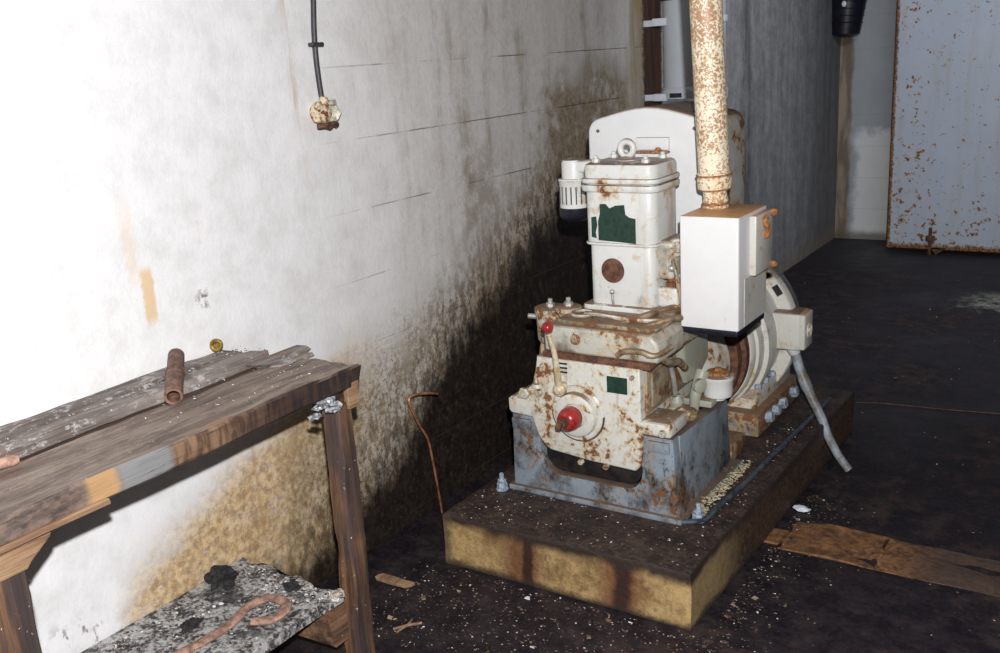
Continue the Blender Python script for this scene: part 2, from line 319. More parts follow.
g = G('ochre_stained_concrete_plinth')          # object origin = world
x, y, z = g.xyz()
mid = g.noise(12, 7, 0.7); hi = g.noise(60, 6, 0.75); lo = g.noise(4, 4, 0.6)
c = g.mix(g.ss(hi * 0.5 + mid * 0.5, 0.36, 0.62), (0.20, 0.125, 0.050), (0.50, 0.34, 0.15))
geo = g.t.nodes.new('ShaderNodeNewGeometry'); nv = g.xyz(geo.outputs['True Normal'])
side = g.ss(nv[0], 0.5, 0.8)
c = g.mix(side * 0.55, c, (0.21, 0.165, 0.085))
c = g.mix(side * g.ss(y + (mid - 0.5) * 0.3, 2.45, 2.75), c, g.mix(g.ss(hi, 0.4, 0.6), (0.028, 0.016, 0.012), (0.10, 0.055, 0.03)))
wx = x + (mid - 0.5) * 0.06 + (0.18 - z) * 0.05
def streak(cx0, w): return g.ss((wx - cx0).abs(), w, w * 0.25)
s1 = streak(-1.51, 0.095).max(streak(-1.17, 0.105)) * (1.0 - side)
c = g.mix(s1 * 0.8, c, (0.15, 0.050, 0.022))
c = g.mix((streak(-1.49, 0.028).max(streak(-1.165, 0.045))) * (1.0 - side) * 0.95, c, (0.030, 0.013, 0.010))
c = g.mix(streak(-1.62, 0.06) * (1.0 - side) * g.ss(z, 0.06, 0.16) * 0.7, c, (0.12, 0.045, 0.02))
c = g.mix(g.ss(z + (mid - 0.5) * 0.05 + (lo - 0.5) * 0.09, 0.135, 0.175), c, (0.030, 0.018, 0.014))
c = g.mix(g.ss(z + (mid - 0.5) * 0.06, 0.035, 0.008) * 0.85, c, (0.04, 0.027, 0.02))
c = g.mix(g.ss(x + (mid - 0.5) * 0.04, -1.76, -1.80) * 0.7, c, (0.08, 0.06, 0.04))
up = g.ss(nv[2], 0.4, 0.8)
c = g.mix(up, c, g.mix(g.ss(hi * 0.5 + mid * 0.5, 0.42, 0.66), (0.016, 0.010, 0.009), (0.095, 0.058, 0.042)))
g.bump(mid + hi * 0.6, 0.6, 0.01); M['plinth'] = g.done(c, 0.62)

g = G('rust_pitted_pale_steel_door')
x, y, z = g.xyz()
n1 = g.noise(26, 7, 0.62); n2 = g.noise(4.5, 4, 0.6); dx = g.ss((x + 1.6).abs(), 0.45, 0.02); dz = g.ss(z, 0.9, 0.1)
r = n1 * 0.75 + n2 * 0.25 + dx * 0.035 + dz * 0.045
m = g.ss(r, 0.625, 0.640)
c = g.mix(g.noise(3, 5, 0.6), (0.40, 0.45, 0.54), (0.52, 0.56, 0.64))
c = g.mix(g.ss(g.noise(12, 5, 0.6, g.mapv((1, 1, 0.1))), 0.48, 0.68) * 0.35, c, (0.40, 0.36, 0.32))
c = g.mix(g.ss(r, 0.585, 0.635) * 0.65, c, (0.48, 0.33, 0.16))
c = g.mix(g.ss(g.noise(33, 4, 0.6, g.mapv((1, 1, 1), (6, 6, 6))), 0.66, 0.68), c, (0.13, 0.17, 0.33))
edgem = g.ss(z + (n1 - 0.5) * 0.10, 0.085, 0.055).max(g.ss(x + (n1 - 0.5) * 0.05, -1.578, -1.592))
c = g.mix(m.max(edgem), c, g.mix(g.ss(g.noise(60, 3), 0.4, 0.6), (0.055, 0.020, 0.010), (0.34, 0.14, 0.035)))
g.bump(n1, 0.3, 0.006); M['door'] = g.done(c, 0.55)

g = G('flaking_back_wall')
x, y, z = g.xyz()
mid = g.noise(7, 6, 0.65); lo = g.noise(3, 4, 0.6); st = g.noise(14, 5, 0.6, g.mapv((1, 1, 0.15)))
lowm = g.ss(z + (mid - 0.5) * 0.35, 0.90 , 0.80) * g.ss(x + (mid - 0.5) * 0.15 , -1.99, -1.93)
c = g.mix(mid, (0.31, 0.33, 0.36), (0.42, 0.44, 0.46))
c = g.mix(lowm, c, g.mix(mid, (0.64, 0.64, 0.62), (0.78, 0.78, 0.78)))
c = g.mix(g.ss(x + (mid - 0.5) * 0.06, -1.985, -2.02) * 0.9, c, g.mix(g.ss(st, 0.4, 0.6), (0.16, 0.115, 0.07), (0.34, 0.26, 0.17)))
c = g.mix(g.ss(z + (mid - 0.5) * 0.06, 0.09, 0.02) * 0.8, c, (0.12, 0.10, 0.06))
fr = g.op('FRACT', z * (1 / 0.245), 0)
c = g.mix(g.ss((fr - 0.5).abs(), 0.485, 0.497) * 0.3, c, (0.25, 0.22, 0.17))
g.bump(mid, 0.4, 0.01); M['backwall'] = g.done(c, 0.8)
M['plainwall'] = simple('plain_grey_concrete', (0.05, 0.05, 0.055), (0.09, 0.09, 0.095), 6, 0.85)

g = G('rusty_brown_floor_strip')
x, y, z = g.xyz()
mid = g.noise(14, 7, 0.7); hi = g.noise(60, 6, 0.7)
c = g.mix(g.ss(hi * 0.5 + mid * 0.5, 0.38, 0.62), (0.075, 0.034, 0.018), (0.30, 0.145, 0.06))
c = g.mix(g.ss(x + (mid - 0.5) * 0.15, 0.02, 0.20) * 0.8, c, g.mix(hi, (0.03, 0.022, 0.022), (0.085, 0.065, 0.055)))
g.bump(mid + hi, 0.5, 0.008); M['strip'] = g.done(c, 0.65)

def chips_mat(name, cols, rough=0.6):
    g = G(name); r = g.island()
    n = g.t.nodes.new('ShaderNodeValToRGB'); g.put(n.inputs[0], r); cr = n.color_ramp; cr.interpolation = 'CONSTANT'
    cr.elements.remove(cr.elements[1])
    for i, (p, c) in enumerate(cols):
        e = cr.elements[0] if i == 0 else cr.elements.new(p)
        e.position = p; e.color = tuple(c) + (1,)
    return g.done(Q(g, n.outputs[0]), rough)
M['chips'] = chips_mat('mixed_dirt_flakes', [(0, (0.02, 0.014, 0.012)), (0.40, (0.07, 0.042, 0.028)), (0.66, (0.16, 0.10, 0.06)), (0.86, (0.36, 0.28, 0.20)), (0.95, (0.75, 0.73, 0.72))])
M['ash'] = chips_mat('white_paint_flakes', [(0, (0.03, 0.026, 0.026)), (0.22, (0.14, 0.12, 0.11)), (0.42, (0.42, 0.40, 0.38)), (0.68, (0.72, 0.71, 0.70)), (0.90, (0.10, 0.05, 0.03))])
g = G('ash_grey_shelf_board')
mid = g.noise(16, 7, 0.72); hi = g.noise(70, 6, 0.75)
c = g.mix(g.ss(hi * 0.55 + mid * 0.45, 0.44, 0.56), (0.045, 0.036, 0.033), (0.60, 0.585, 0.57))
c = g.mix(g.ss(g.noise(5, 5, 0.7), 0.54, 0.62) * 0.8, c, (0.03, 0.026, 0.026))
g.bump(mid + hi, 1.0, 0.012); M['shelf'] = g.done(c, 0.9)

# ------------------------------------------------------------------ geometry helpers (world coordinates)
def NB(): return bmesh.new()
def add_box(bm, lo, hi, bev=0.0, seg=2, edges='all'):
    vs = [bm.verts.new((x, y, z)) for x in (lo[0], hi[0]) for y in (lo[1], hi[1]) for z in (lo[2], hi[2])]
    fs = [bm.faces.new([vs[i] for i in f]) for f in ((0, 1, 3, 2), (4, 6, 7, 5), (0, 4, 5, 1), (2, 3, 7, 6), (0, 2, 6, 4), (1, 5, 7, 3))]
    if bev > 0:
        es = set(e for f in fs for e in f.edges)
        if edges == 'z': es = set(e for e in es if abs(e.verts[0].co.z - e.verts[1].co.z) > 1e-6)
        bmesh.ops.bevel(bm, geom=list(es), offset=bev, segments=seg, affect='EDGES', profile=0.5)
    return bm
def add_prism(bm, pts, a, b, axis='y', bev=0.0, seg=2):
    """polygon in the plane across `axis`, extruded from a to b"""
    def P(u, v, w):
        return {'y': (u, w, v), 'x': (w, u, v), 'z': (u, v, w)}[axis]
    A = [bm.verts.new(P(u, v, a)) for u, v in pts]; B = [bm.verts.new(P(u, v, b)) for u, v in pts]
    fs = [bm.faces.new(A), bm.faces.new(list(reversed(B)))]
    n = len(pts)
    for i in range(n): fs.append(bm.faces.new((A[i], B[i], B[(i + 1) % n], A[(i + 1) % n])))
    bmesh.ops.recalc_face_normals(bm, faces=fs)
    if bev > 0:
        es = set(fs[0].edges) | set(fs[1].edges)
        bmesh.ops.bevel(bm, geom=list(es), offset=bev, segments=seg, affect='EDGES', profile=0.5)
    return bm
def frame_of(d):
    d = Vector(d).normalized(); up = Vector((0, 0, 1)) if abs(d.z) < 0.9 else Vector((1, 0, 0))
    u = d.cross(up).normalized(); return d, u, d.cross(u)
def add_lathe(bm, p0, axis, prof, n=32):
    """prof: list of (t along axis, radius); radius 0 closes"""
    d, u, v = frame_of(axis); p0 = Vector(p0); rings = []
    for t, r in prof:
        if r <= 1e-6: rings.append([bm.verts.new(p0 + d * t)])
        else: rings.append([bm.verts.new(p0 + d * t + (u * math.cos(2 * PI * i / n) + v * math.sin(2 * PI * i / n)) * r) for i in range(n)])
    fs = []
    for A, B in zip(rings, rings[1:]):
        for i in range(n):
            j = (i + 1) % n
            if len(A) == 1 and len(B) == 1: continue
            if len(A) == 1: fs.append(bm.faces.new((A[0], B[i], B[j])))
            elif len(B) == 1: fs.append(bm.faces.new((A[i], A[j], B[0])))
            else: fs.append(bm.faces.new((A[i], A[j], B[j], B[i])))
    bmesh.ops.recalc_face_normals(bm, faces=fs)
    return bm
def add_cyl(bm, p0, p1, r0, r1=None, n=24, bev=0.0):
    r1 = r0 if r1 is None else r1; p0 = Vector(p0); p1 = Vector(p1); L = (p1 - p0).length
    if bev: return add_lathe(bm, p0, p1 - p0, [(0, 0), (0, r0 - bev), (bev, r0), (L - bev, r1), (L, r1 - bev), (L, 0)], n)
    return add_lathe(bm, p0, p1 - p0, [(0, 0), (0, r0), (L, r1), (L, 0)], n)
def add_hex(bm, p0, axis, r, h, n=6): return add_lathe(bm, p0, axis, [(0, 0), (0, r), (h * 0.85, r), (h, r * 0.85), (h, 0)], n)
def add_ball(bm, c, r, sx=1, sy=1, sz=1, sub=3, jit=0.0, seed=0):
    res = bmesh.ops.create_icosphere(bm, subdivisions=sub, radius=1.0)
    for v in res['verts']:
        k = 1.0 + (jit * noise.noise(v.co * 2.1 + Vector((seed, seed * 2.3, 0))) if jit else 0)
        v.co = Vector((v.co.x * sx, v.co.y * sy, v.co.z * sz)) * (r * k) + Vector(c)
    return bm
def smooth_pts(pts, sub=6):
    P = [Vector(p) for p in pts]; Pp = [P[0] * 2 - P[1]] + P + [P[-1] * 2 - P[-2]]; out = []
    for i in range(1, len(Pp) - 2):
        a, b, c, d = Pp[i - 1], Pp[i], Pp[i + 1], Pp[i + 2]
        for k in range(sub):
            t = k / sub
            out.append(0.5 * ((2 * b) + (c - a) * t + (2 * a - 5 * b + 4 * c - d) * t * t + (3 * b - a - 3 * c + d) * t ** 3))
    out.append(P[-1]); return out
def add_tube(bm, pts, r, n=12, sub=6, flat=1.0):
    P = smooth_pts(pts, sub) if sub > 1 else [Vector(p) for p in pts]
    rr = r if callable(r) else (lambda t: r)
    d, u, v = frame_of(P[1] - P[0]); rings = []
    for i, p in enumerate(P):
        dd = (P[min(i + 1, len(P) - 1)] - P[max(i - 1, 0)]).normalized()
        u = (u - dd * u.dot(dd)).normalized(); v = dd.cross(u); q = rr(i / (len(P) - 1))
        rings.append([bm.verts.new(p + u * math.cos(2 * PI * k / n) * q + v * math.sin(2 * PI * k / n) * q * flat) for k in range(n)])
    fs = [bm.faces.new(rings[0]), bm.faces.new(list(reversed(rings[-1])))]
    for A, B in zip(rings, rings[1:]):
        for i in range(n): fs.append(bm.faces.new((A[i], A[(i + 1) % n], B[(i + 1) % n], B[i])))
    bmesh.ops.recalc_face_normals(bm, faces=fs); return bm
def add_torus(bm, c, axis, R, r, n=28, k=10, a0=0, a1=2 * PI):
    d, u, v = frame_of(axis); c = Vector(c); closed = abs(a1 - a0 - 2 * PI) < 1e-6; rings = []
    m = n if closed else n + 1
    for i in range(m):
        a = a0 + (a1 - a0) * i / n; e = u * math.cos(a) + v * math.sin(a)
        rings.append([bm.verts.new(c + e * (R + r * math.cos(2 * PI * j / k)) + d * r * math.sin(2 * PI * j / k)) for j in range(k)])
    fs = []
    for i in range(m if closed else m - 1):
        A, B = rings[i], rings[(i + 1) % m]
        for j in range(k): fs.append(bm.faces.new((A[j], A[(j + 1) % k], B[(j + 1) % k], B[j])))
    if not closed: fs += [bm.faces.new(rings[0]), bm.faces.new(list(reversed(rings[-1])))]
    bmesh.ops.recalc_face_normals(bm, faces=fs); return bm
def add_ring(bm, c, axis, ro, ri, t0, t1, n=48):
    """flat washer between radii ri..ro, from t0 to t1 along axis"""
    d, u, v = frame_of(axis); c = Vector(c)
    prof = [(t0, ri), (t0, ro), (t1, ro), (t1, ri)]
    rings = [[bm.verts.new(c + d * t + (u * math.cos(2 * PI * i / n) + v * math.sin(2 * PI * i / n)) * r) for i in range(n)] for t, r in prof]
    fs = []
    for q in range(4):
        A, B = rings[q], rings[(q + 1) % 4]
        for i in range(n): fs.append(bm.faces.new((A[i], A[(i + 1) % n], B[(i + 1) % n], B[i])))
    bmesh.ops.recalc_face_normals(bm, faces=fs); return bm
def add_beam(bm, lo, hi, axis=1, amp=0.004, step=0.025, end_amp=0.0, seed=0, skew=(0.0, 0.0)):
    """hewn timber between two corners: noise-displaced faces, split ragged ends"""
    lo = Vector(lo); hi = Vector(hi); L = hi[axis] - lo[axis]; o = [i for i in range(3) if i != axis]
    N = max(2, int(L / step)); w = hi[o[0]] - lo[o[0]]; h = hi[o[1]] - lo[o[1]]
    nw = max(2, int(w / 0.02)); nh = max(2, int(h / 0.02)); sec = []
    c = min(0.006, w * 0.1, h * 0.1)
    for i in range(nw + 1): sec.append((lo[o[0]] + c + (w - 2 * c) * i / nw, lo[o[1]]))
    for i in range(nh + 1): sec.append((hi[o[0]], lo[o[1]] + c + (h - 2 * c) * i / nh))
    for i in range(nw + 1): sec.append((hi[o[0]] - c - (w - 2 * c) * i / nw, hi[o[1]]))
    for i in range(nh + 1): sec.append((lo[o[0]], hi[o[1]] - c - (h - 2 * c) * i / nh))
    rings = []
    for k in range(N + 1):
        ring = []
        for (a, b) in sec:
            p = Vector((0, 0, 0)); p[o[0]] = a; p[o[1]] = b; p[axis] = lo[axis] + L * k / N
            t = k / N
            e0 = noise.noise(Vector((a * 25 + seed, b * 40, 1.3))); e1 = noise.noise(Vector((a * 25 + seed, b * 40, 7.7)))
            p[axis] += end_amp * (e1 * max(0, (t * L - L + 0.12) / 0.12) + e0 * max(0, (0.12 - t * L) / 0.12))
            q = p.copy(); q[axis] *= 0.35
            s3 = Vector((seed * 3.1, seed * 1.7, seed))
            p[o[0]] += amp * noise.noise(q * 14 + s3) + amp * 0.5 * noise.noise(q * 45 + s3)
            p[o[1]] += amp * noise.noise(q * 14 + s3 + Vector((9, 9, 9))) + amp * 0.5 * noise.noise(q * 45 + s3)
            p[o[0]] += skew[0] * t; p[o[1]] += skew[1] * t
            ring.append(bm.verts.new(p))
        rings.append(ring)
    fs = [bm.faces.new(rings[0]), bm.faces.new(list(reversed(rings[-1])))]
    n = len(sec)
    for A, B in zip(rings, rings[1:]):
        for i in range(n): fs.append(bm.faces.new((A[i], A[(i + 1) % n], B[(i + 1) % n], B[i])))
    bmesh.ops.recalc_face_normals(bm, faces=fs); return bm

def world_of(o):
    p = Vector((0, 0, 0))
    while o is not None: p += o.location; o = o.parent
    return p
def build(name, bm, m, parent=None, origin=None, angle=35):
    me = bpy.data.meshes.new(name)
    o = bpy.data.objects.new(name, me); COL.objects.link(o)
    base = world_of(parent) if parent else Vector((0, 0, 0))
    org = Vector(origin) if origin is not None else base
    bmesh.ops.translate(bm, verts=bm.verts, vec=-org)
    bm.normal_update(); bm.to_mesh(me); bm.free()
    for p in me.polygons: p.use_smooth = True
    me.set_sharp_from_angle(angle=math.radians(angle))
    ms = m if isinstance(m, (list, tuple)) else [m]
    for k in ms: me.materials.append(k)
    if parent: o.parent = parent; o.location = org - base
    else: o.location = org
    return o
def split(name, bm, m, parent, label=None):
    """each separate piece of bm becomes a part of its own"""
    left = set(bm.verts); out = []
    while left:
        st = [left.pop()]; isl = set(st)
        while st:
            v = st.pop()
            for e in v.link_edges:
                w = e.other_vert(v)
                if w in left: left.discard(w); isl.add(w); st.append(w)
        b2 = bmesh.new(); mp = {v: b2.verts.new(v.co) for v in isl}
        for f in bm.faces:
            if f.verts[0] in isl: b2.faces.new([mp[v] for v in f.verts])
        o = build(name, b2, m, parent)
        if label: o['label'] = label
        out.append(o)
    bm.free(); return out
def tag(o, label, cat, group=None, kind=None):
    o['label'] = label
    if cat: o['category'] = cat
    if group: o['group'] = group
    if kind: o['kind'] = kind
    return o
def thing(name, loc, label, cat, group=None):
    o = bpy.data.objects.new(name, None); COL.objects.link(o); o.location = loc; o.empty_display_size = 0.1
    return tag(o, label, cat, group)
def struct(name, bm, m, parent=None):
    o = build(name, bm, m, parent)
    if not parent: o['kind'] = 'structure'
    return o

# ------------------------------------------------------------------ the room
XW = -2.10; XR = 1.7; YB = 8.05; YF = -1.2; ZC = 2.6
def slab(name, lo, hi, m): return struct(name, add_box(NB(), lo, hi), m)
slab('floor', (XW - 0.2, YF - 0.2, -0.2), (XR + 0.2, YB + 0.2, 0.0), M['floor'])
slab('wall_left', (XW - 0.2, YF - 0.2, 0.0), (XW, YB + 0.2, ZC), M['wall'])
slab('wall_back', (XW, YB, 0.0), (XR, YB + 0.2, ZC), M['backwall'])
slab('wall_right', (XR, YF - 0.2, 0.0), (XR + 0.2, YB + 0.2, ZC), M['plainwall'])
slab('wall_front', (XW, YF - 0.2, 0.0), (XR, YF, ZC), M['plainwall'])
slab('ceiling', (XW - 0.2, YF - 0.2, ZC), (XR + 0.2, YB + 0.2, ZC + 0.2), M['plainwall'])

# pale steel door standing just before the back wall
door = struct('door_1', add_box(NB(), (-1.605, 7.60, 0.035), (-0.35, 7.66, 2.25), 0.006, 1), M['door'])
bm = NB(); add_cyl(bm, (-1.30, 7.585, 0.0), (-1.30, 7.585, 0.20), 0.012, n=12); add_box(bm, (-1.33, 7.57, 0.10), (-1.27, 7.602, 0.14), 0.004)
add_prism(bm, [(-1.295, 0.05), (-1.19, 0.05), (-1.26, -0.0)], 7.60, 7.65)
struct('door_bolt', bm, M['rust'], door)

# rusty brown strip set flush across the floor to the right of the plinth
bm = NB()
for i, (x0, x1, ya, yb) in enumerate([(-0.955, -0.905, 2.88, 2.99), (-0.895, -0.60, 2.865, 3.09), (-0.595, 0.10, 2.862, 3.085)]):
    add_beam(bm, (x0, ya, -0.012), (x1, yb, 0.003), axis=0, amp=0.007, step=0.03, end_amp=0.02, seed=i)
tag(build('floor_board', bm, M['strip'], origin=(-0.6, 2.97, 0)), 'rusty brown flat strip across the black floor beside the plinth', 'floor strip')

# ------------------------------------------------------------------ plinth
bm = NB(); add_prism(bm, [(-1.812, 2.29), (-0.960, 2.29), (-0.932, 3.95), (-1.812, 3.95)], 0.0, 0.182, 'z', 0.008, 2)
es = [e for e in bm.edges]
bmesh.ops.subdivide_edges(bm, edges=[e for e in bm.edges if e.calc_length() > 0.1], cuts=24, use_grid_fill=True)
for v in bm.verts:
    q = v.co * 9
    v.co += Vector((noise.noise(q), noise.noise(q + Vector((5, 5, 5))), 0.6 * noise.noise(q + Vector((9, 1, 2))) if v.co.z > 0.02 else 0)) * 0.005
plinth = thing('concrete_plinth', (0, 0, 0), 'low ochre concrete plinth with brown rust runs under the engine', 'plinth')
build('block', bm, M['plinth'], plinth)
def anchor(x, y):
    b = NB(); add_cyl(b, (x, y, 0.178), (x, y, 0.186), 0.021, n=20, bev=0.002); add_hex(b, (x, y, 0.186), (0, 0, 1), 0.018, 0.020)
    add_hex(b, (x, y, 0.206), (0, 0, 1), 0.0145, 0.013); add_cyl(b, (x, y, 0.2), (x, y, 0.240), 0.008, n=12, bev=0.002)
    build('anchor_bolt', b, M['bolt'], plinth)
anchor(-1.735, 2.53); anchor(-1.062, 2.60)

# ------------------------------------------------------------------ engine
XC = -1.40
eng = thing('stationary_engine', (XC, 2.78, 0.18), 'stationary diesel engine in chipped white paint on a grey-blue frame', 'engine')
def epart(name, bm, m, parent=None, label=None):
    o = build(name, bm, m, parent or eng)
    if label: o['label'] = label
    return o
# frame: U-shaped front, two cheeks, foot flange
bm = NB()
Uo = [(-1.705, 0.182), (-1.105, 0.182), (-1.115, 0.30), (-1.125, 0.452), (-1.222, 0.452), (-1.230, 0.36)]
for k in range(6):
    a = math.radians(0 - 90 * k / 5); Uo.append((-1.285 + 0.055 * math.cos(a), 0.325 + 0.062 * math.sin(a)))
for k in range(6):
    a = math.radians(-90 - 90 * k / 5); Uo.append((-1.525 + 0.065 * math.cos(a), 0.335 + 0.072 * math.sin(a)))
Uo += [(-1.598, 0.40), (-1.606, 0.452), (-1.697, 0.452)]
add_prism(bm, Uo, 2.560, 2.625, 'y', 0.006)
for s, x0, x1 in ((1, -1.165, -1.118), (-1, -1.697, -1.650)):
    add_prism(bm, [(2.60, 0.182), (3.04, 0.182), (3.02, 0.30), (3.00, 0.435), (2.60, 0.452)], x0, x1, 'x', 0.006)
add_prism(bm, [(-1.715, 2.545), (-1.095, 2.545), (-1.085, 3.06), (-1.725, 3.06)], 0.180, 0.200, 'z', 0.004)
fr = epart('base_frame', bm, M['blue'], label='grey-blue cast base frame with an open front')
bm = NB()
for x, y in ((-1.64, 2.575), (-1.17, 2.575), (-1.105, 2.95)): add_hex(bm, (x, y, 0.199), (0, 0, 1), 0.012, 0.012)
for x in (-1.66, -1.17): add_box(bm, (x - 0.035, 2.552, 0.405), (x + 0.035, 2.562, 0.44), 0.003)
split('frame_pad', bm, M['blue'], fr)
# black oil sump in the opening
bm = NB(); S = []
for k in range(8):
    a = math.radians(-90 * k / 7); S.append((-1.285 + 0.050 * math.cos(a), 0.330 + 0.058 * math.sin(a)))
for k in range(8):
    a = math.radians(-90 - 90 * k / 7); S.append((-1.520 + 0.060 * math.cos(a), 0.338 + 0.066 * math.sin(a)))
S = [(-1.235, 0.40)] + S + [(-1.58, 0.40)]
add_prism(bm, S, 2.575, 3.0, 'y', 0.004)
epart('oil_sump', bm, M['black'], label='black oil sump')
# crankcase
bm = NB()
cc = [(-1.582, 0.668), (-1.222, 0.668), (-1.222, 0.455),
      (-1.226, 0.352), (-1.245, 0.333), (-1.40, 0.338), (-1.545, 0.352), (-1.572, 0.366), (-1.592, 0.400), (-1.612, 0.455), (-1.690, 0.458), (-1.700, 0.470), (-1.700, 0.508),
      (-1.688, 0.518), (-1.650, 0.525), (-1.625, 0.550), (-1.605, 0.570), (-1.590, 0.62)]
add_prism(bm, cc, 2.545, 2.975, 'y', 0.007, 3)
add_box(bm, (-1.235, 2.547, 0.456), (-1.126, 2.68, 0.505), 0.012, 3)
cr = epart('crankcase', bm, M['panel'])
# recessed rusty side panel and oil-stained lower side
bm = NB(); add_prism(bm, [(2.575, 0.515), (2.90, 0.515), (2.90, 0.655), (2.575, 0.655)], -1.224, -1.212, 'x', 0.004)
add_box(bm, (-1.215, 2.60, 0.53), (-1.205, 2.72, 0.64), 0.004)
epart('side_panel', bm, M['filthy'], cr, 'rust-brown panel on the right side')
bm = NB()
for (x, z, r) in ((-1.432, 0.333, 0.010), (-1.343, 0.333, 0.010), (-1.632, 0.537, 0.020), (-1.150, 0.475, 0.012), (-1.575, 0.545, 0.012), (-1.245, 0.64, 0.007), (-1.56, 0.64, 0.007)):
    add_hex(bm, (x, 2.546, z), (0, -1, 0), r, 0.014); add_cyl(bm, (x, 2.546, z), (x, 2.527, z), r * 0.45, n=10)
split('crankcase_bolt', bm, M['dirty'], cr)
bm = NB(); add_lathe(bm, (-1.652, 2.565, 0.515), (0, 0, 1), [(0, 0), (0, 0.022), (0.006, 0.024), (0.013, 0.018), (0.014, 0.010), (0.024, 0.009), (0.024, 0)], 20)
add_lathe(bm, (-1.588, 2.552, 0.560), (0, 0, 1), [(0, 0), (0, 0.020), (0.012, 0.016), (0.016, 0.009), (0.030, 0.008), (0.030, 0)], 20)
split('mount_bolt', bm, M['dirty'], cr)
# starting hub: flange, red knob, worn square end
H0 = (-1.437, 2.545, 0.497)
bm = NB(); add_lathe(bm, H0, (0, -1, 0), [(0, 0), (0, 0.092), (0.005, 0.092), (0.010, 0.086), (0.010, 0.074), (0.028, 0.070), (0.034, 0.060), (0.034, 0.040), (0.026, 0.036), (0.026, 0)], 44)
hub = epart('hub_flange', bm, M['panel'])
bm = NB(); add_torus(bm, (H0[0], 2.542, H0[2]), (0, 1, 0), 0.090, 0.0045, 40, 8, PI * 0.0, PI * 1.0)  # rust-brown half ring against the hub flange
epart('hub_arc', bm, M['rust'], hub)
bm = NB(); add_lathe(bm, (H0[0], 2.515, H0[2]), (0, -1, 0), [(0, 0.030), (0.010, 0.036), (0.028, 0.038), (0.048, 0.033), (0.058, 0.024), (0.060, 0.016), (0.05, 0)], 30)
kn = epart('red_knob', bm, M['red'], label='round red knob at the hub')
bm = NB(); add_cyl(bm, (H0[0], 2.47, H0[2]), (H0[0], 2.43, H0[2]), 0.017, 0.014, 8, 0.002); add_box(bm, (H0[0] - 0.009, 2.415, H0[2] - 0.009), (H0[0] + 0.009, 2.432, H0[2] + 0.009), 0.002)
epart('square_end', bm, M['rust'], kn)
# lever with red ball
bm = NB(); add_tube(bm, [(-1.488, 2.535, 0.580), (-1.487, 2.515, 0.60), (-1.489, 2.51, 0.66), (-1.492, 2.506, 0.70), (-1.506, 2.502, 0.76)], lambda t: 0.0125 - 0.005 * t, 12)
add_cyl(bm, (-1.488, 2.546, 0.575), (-1.488, 2.512, 0.575), 0.021, n=24, bev=0.003); add_cyl(bm, (-1.488, 2.515, 0.575), (-1.488, 2.503, 0.575), 0.012, n=16, bev=0.002)
lv = epart('control_lever', bm, M['lever'])
epart('lever_ball', add_ball(NB(), (-1.508, 2.50, 0.781), 0.0185), M['red'], lv, 'red ball grip')
# green maker's plates (worn, no readable writing)
bm = NB(); add_box(bm, (-1.332, 2.541, 0.582), (-1.264, 2.5455, 0.634), 0.001, 1); epart('green_plate', bm, M['green'], label='small dark green rectangular plate')
bm = NB()
for k in range(3): add_box(bm, (-1.515, 2.5405, 0.652 - k * 0.014), (-1.47, 2.5455, 0.657 - k * 0.014), 0.001, 1)
split('vent_slot', bm, M['black'], eng)
# rusty seam strip and top chest
bm = NB(); add_box(bm, (-1.560, 2.548, 0.664), (-1.190, 2.960, 0.686), 0.004); epart('seam_strip', bm, M['rust'], label='brown rusted joint strip below the top chest')
bm = NB(); add_prism(bm, [(-1.560, 0.684), (-1.175, 0.684), (-1.168, 0.70), (-1.170, 0.745), (-1.195, 0.772), (-1.545, 0.772), (-1.562, 0.755)], 2.560, 2.965, 'y', 0.012, 3)
ch = epart('top_chest', bm, M['dirty'])
bm = NB(); add_lathe(bm, (-1.445, 2.562, 0.733), (0, -1, 0), [(0, 0), (0, 0.018), (0.008, 0.016), (0.010, 0.006), (0.018, 0.005), (0.018, 0)], 16)
for x in (-1.20, -1.24, -1.29): add_hex(bm, (x, 2.563, 0.71), (0, -1, 0), 0.009, 0.01)
add_tube(bm, [(-1.30, 2.556, 0.70), (-1.27, 2.548, 0.718), (-1.22, 2.550, 0.722), (-1.185, 2.555, 0.712), (-1.165, 2.58, 0.715), (-1.160, 2.64, 0.72)], 0.009, 10)
split('chest_fitting', bm, M['filthy'], ch)
bm = NB(); add_prism(bm, [(-1.530, 2.60), (-1.500, 2.585), (-1.20, 2.585), (-1.185, 2.60), (-1.185, 2.95), (-1.53, 2.95)], 0.771, 0.784, 'z', 0.003)
epart('chest_lid', bm, M['filthy'], ch)
bm = NB(); add_torus(bm, (-1.47, 2.66, 0.790), (0, 0, 1), 0.035, 0.006, 24, 8); add_tube(bm, [(-1.46, 2.66, 0.79), (-1.40, 2.63, 0.80), (-1.34, 2.65, 0.79), (-1.27, 2.63, 0.795), (-1.21, 2.66, 0.79)], 0.008, 8)
epart('fuel_line', bm, M['dirty'], ch)
# cylinder column
def rbox(bm, x0, x1, y0, y1, z0, z1, r=0.03, eb=0.003):
    pts = []
    for cx_, cy_, a0 in ((x1 - r, y1 - r, 0), (x0 + r, y1 - r, 90), (x0 + r, y0 + r, 180), (x1 - r, y0 + r, 270)):
        for k in range(6):
            a = math.radians(a0 + 90 * k / 5); pts.append((cx_ + r * math.cos(a), cy_ + r * math.sin(a)))
    return add_prism(bm, pts, z0, z1, 'z', eb, 2)
bm = NB(); rbox(bm, -1.495, -1.268, 2.757, 2.935, 0.778, 1.0, 0.028); rbox(bm, -1.515, -1.255, 2.735, 2.945, 0.776, 0.800, 0.02, 0.006)
cyl = epart('cylinder_block', bm, M['white'])
bm = NB(); rbox(bm, -1.508, -1.255, 2.745, 2.946, 0.994, 1.003, 0.034); rbox(bm, -1.503, -1.260, 2.750, 2.942, 1.001, 1.165, 0.032)
up = epart('upper_barrel', bm, M['white'])
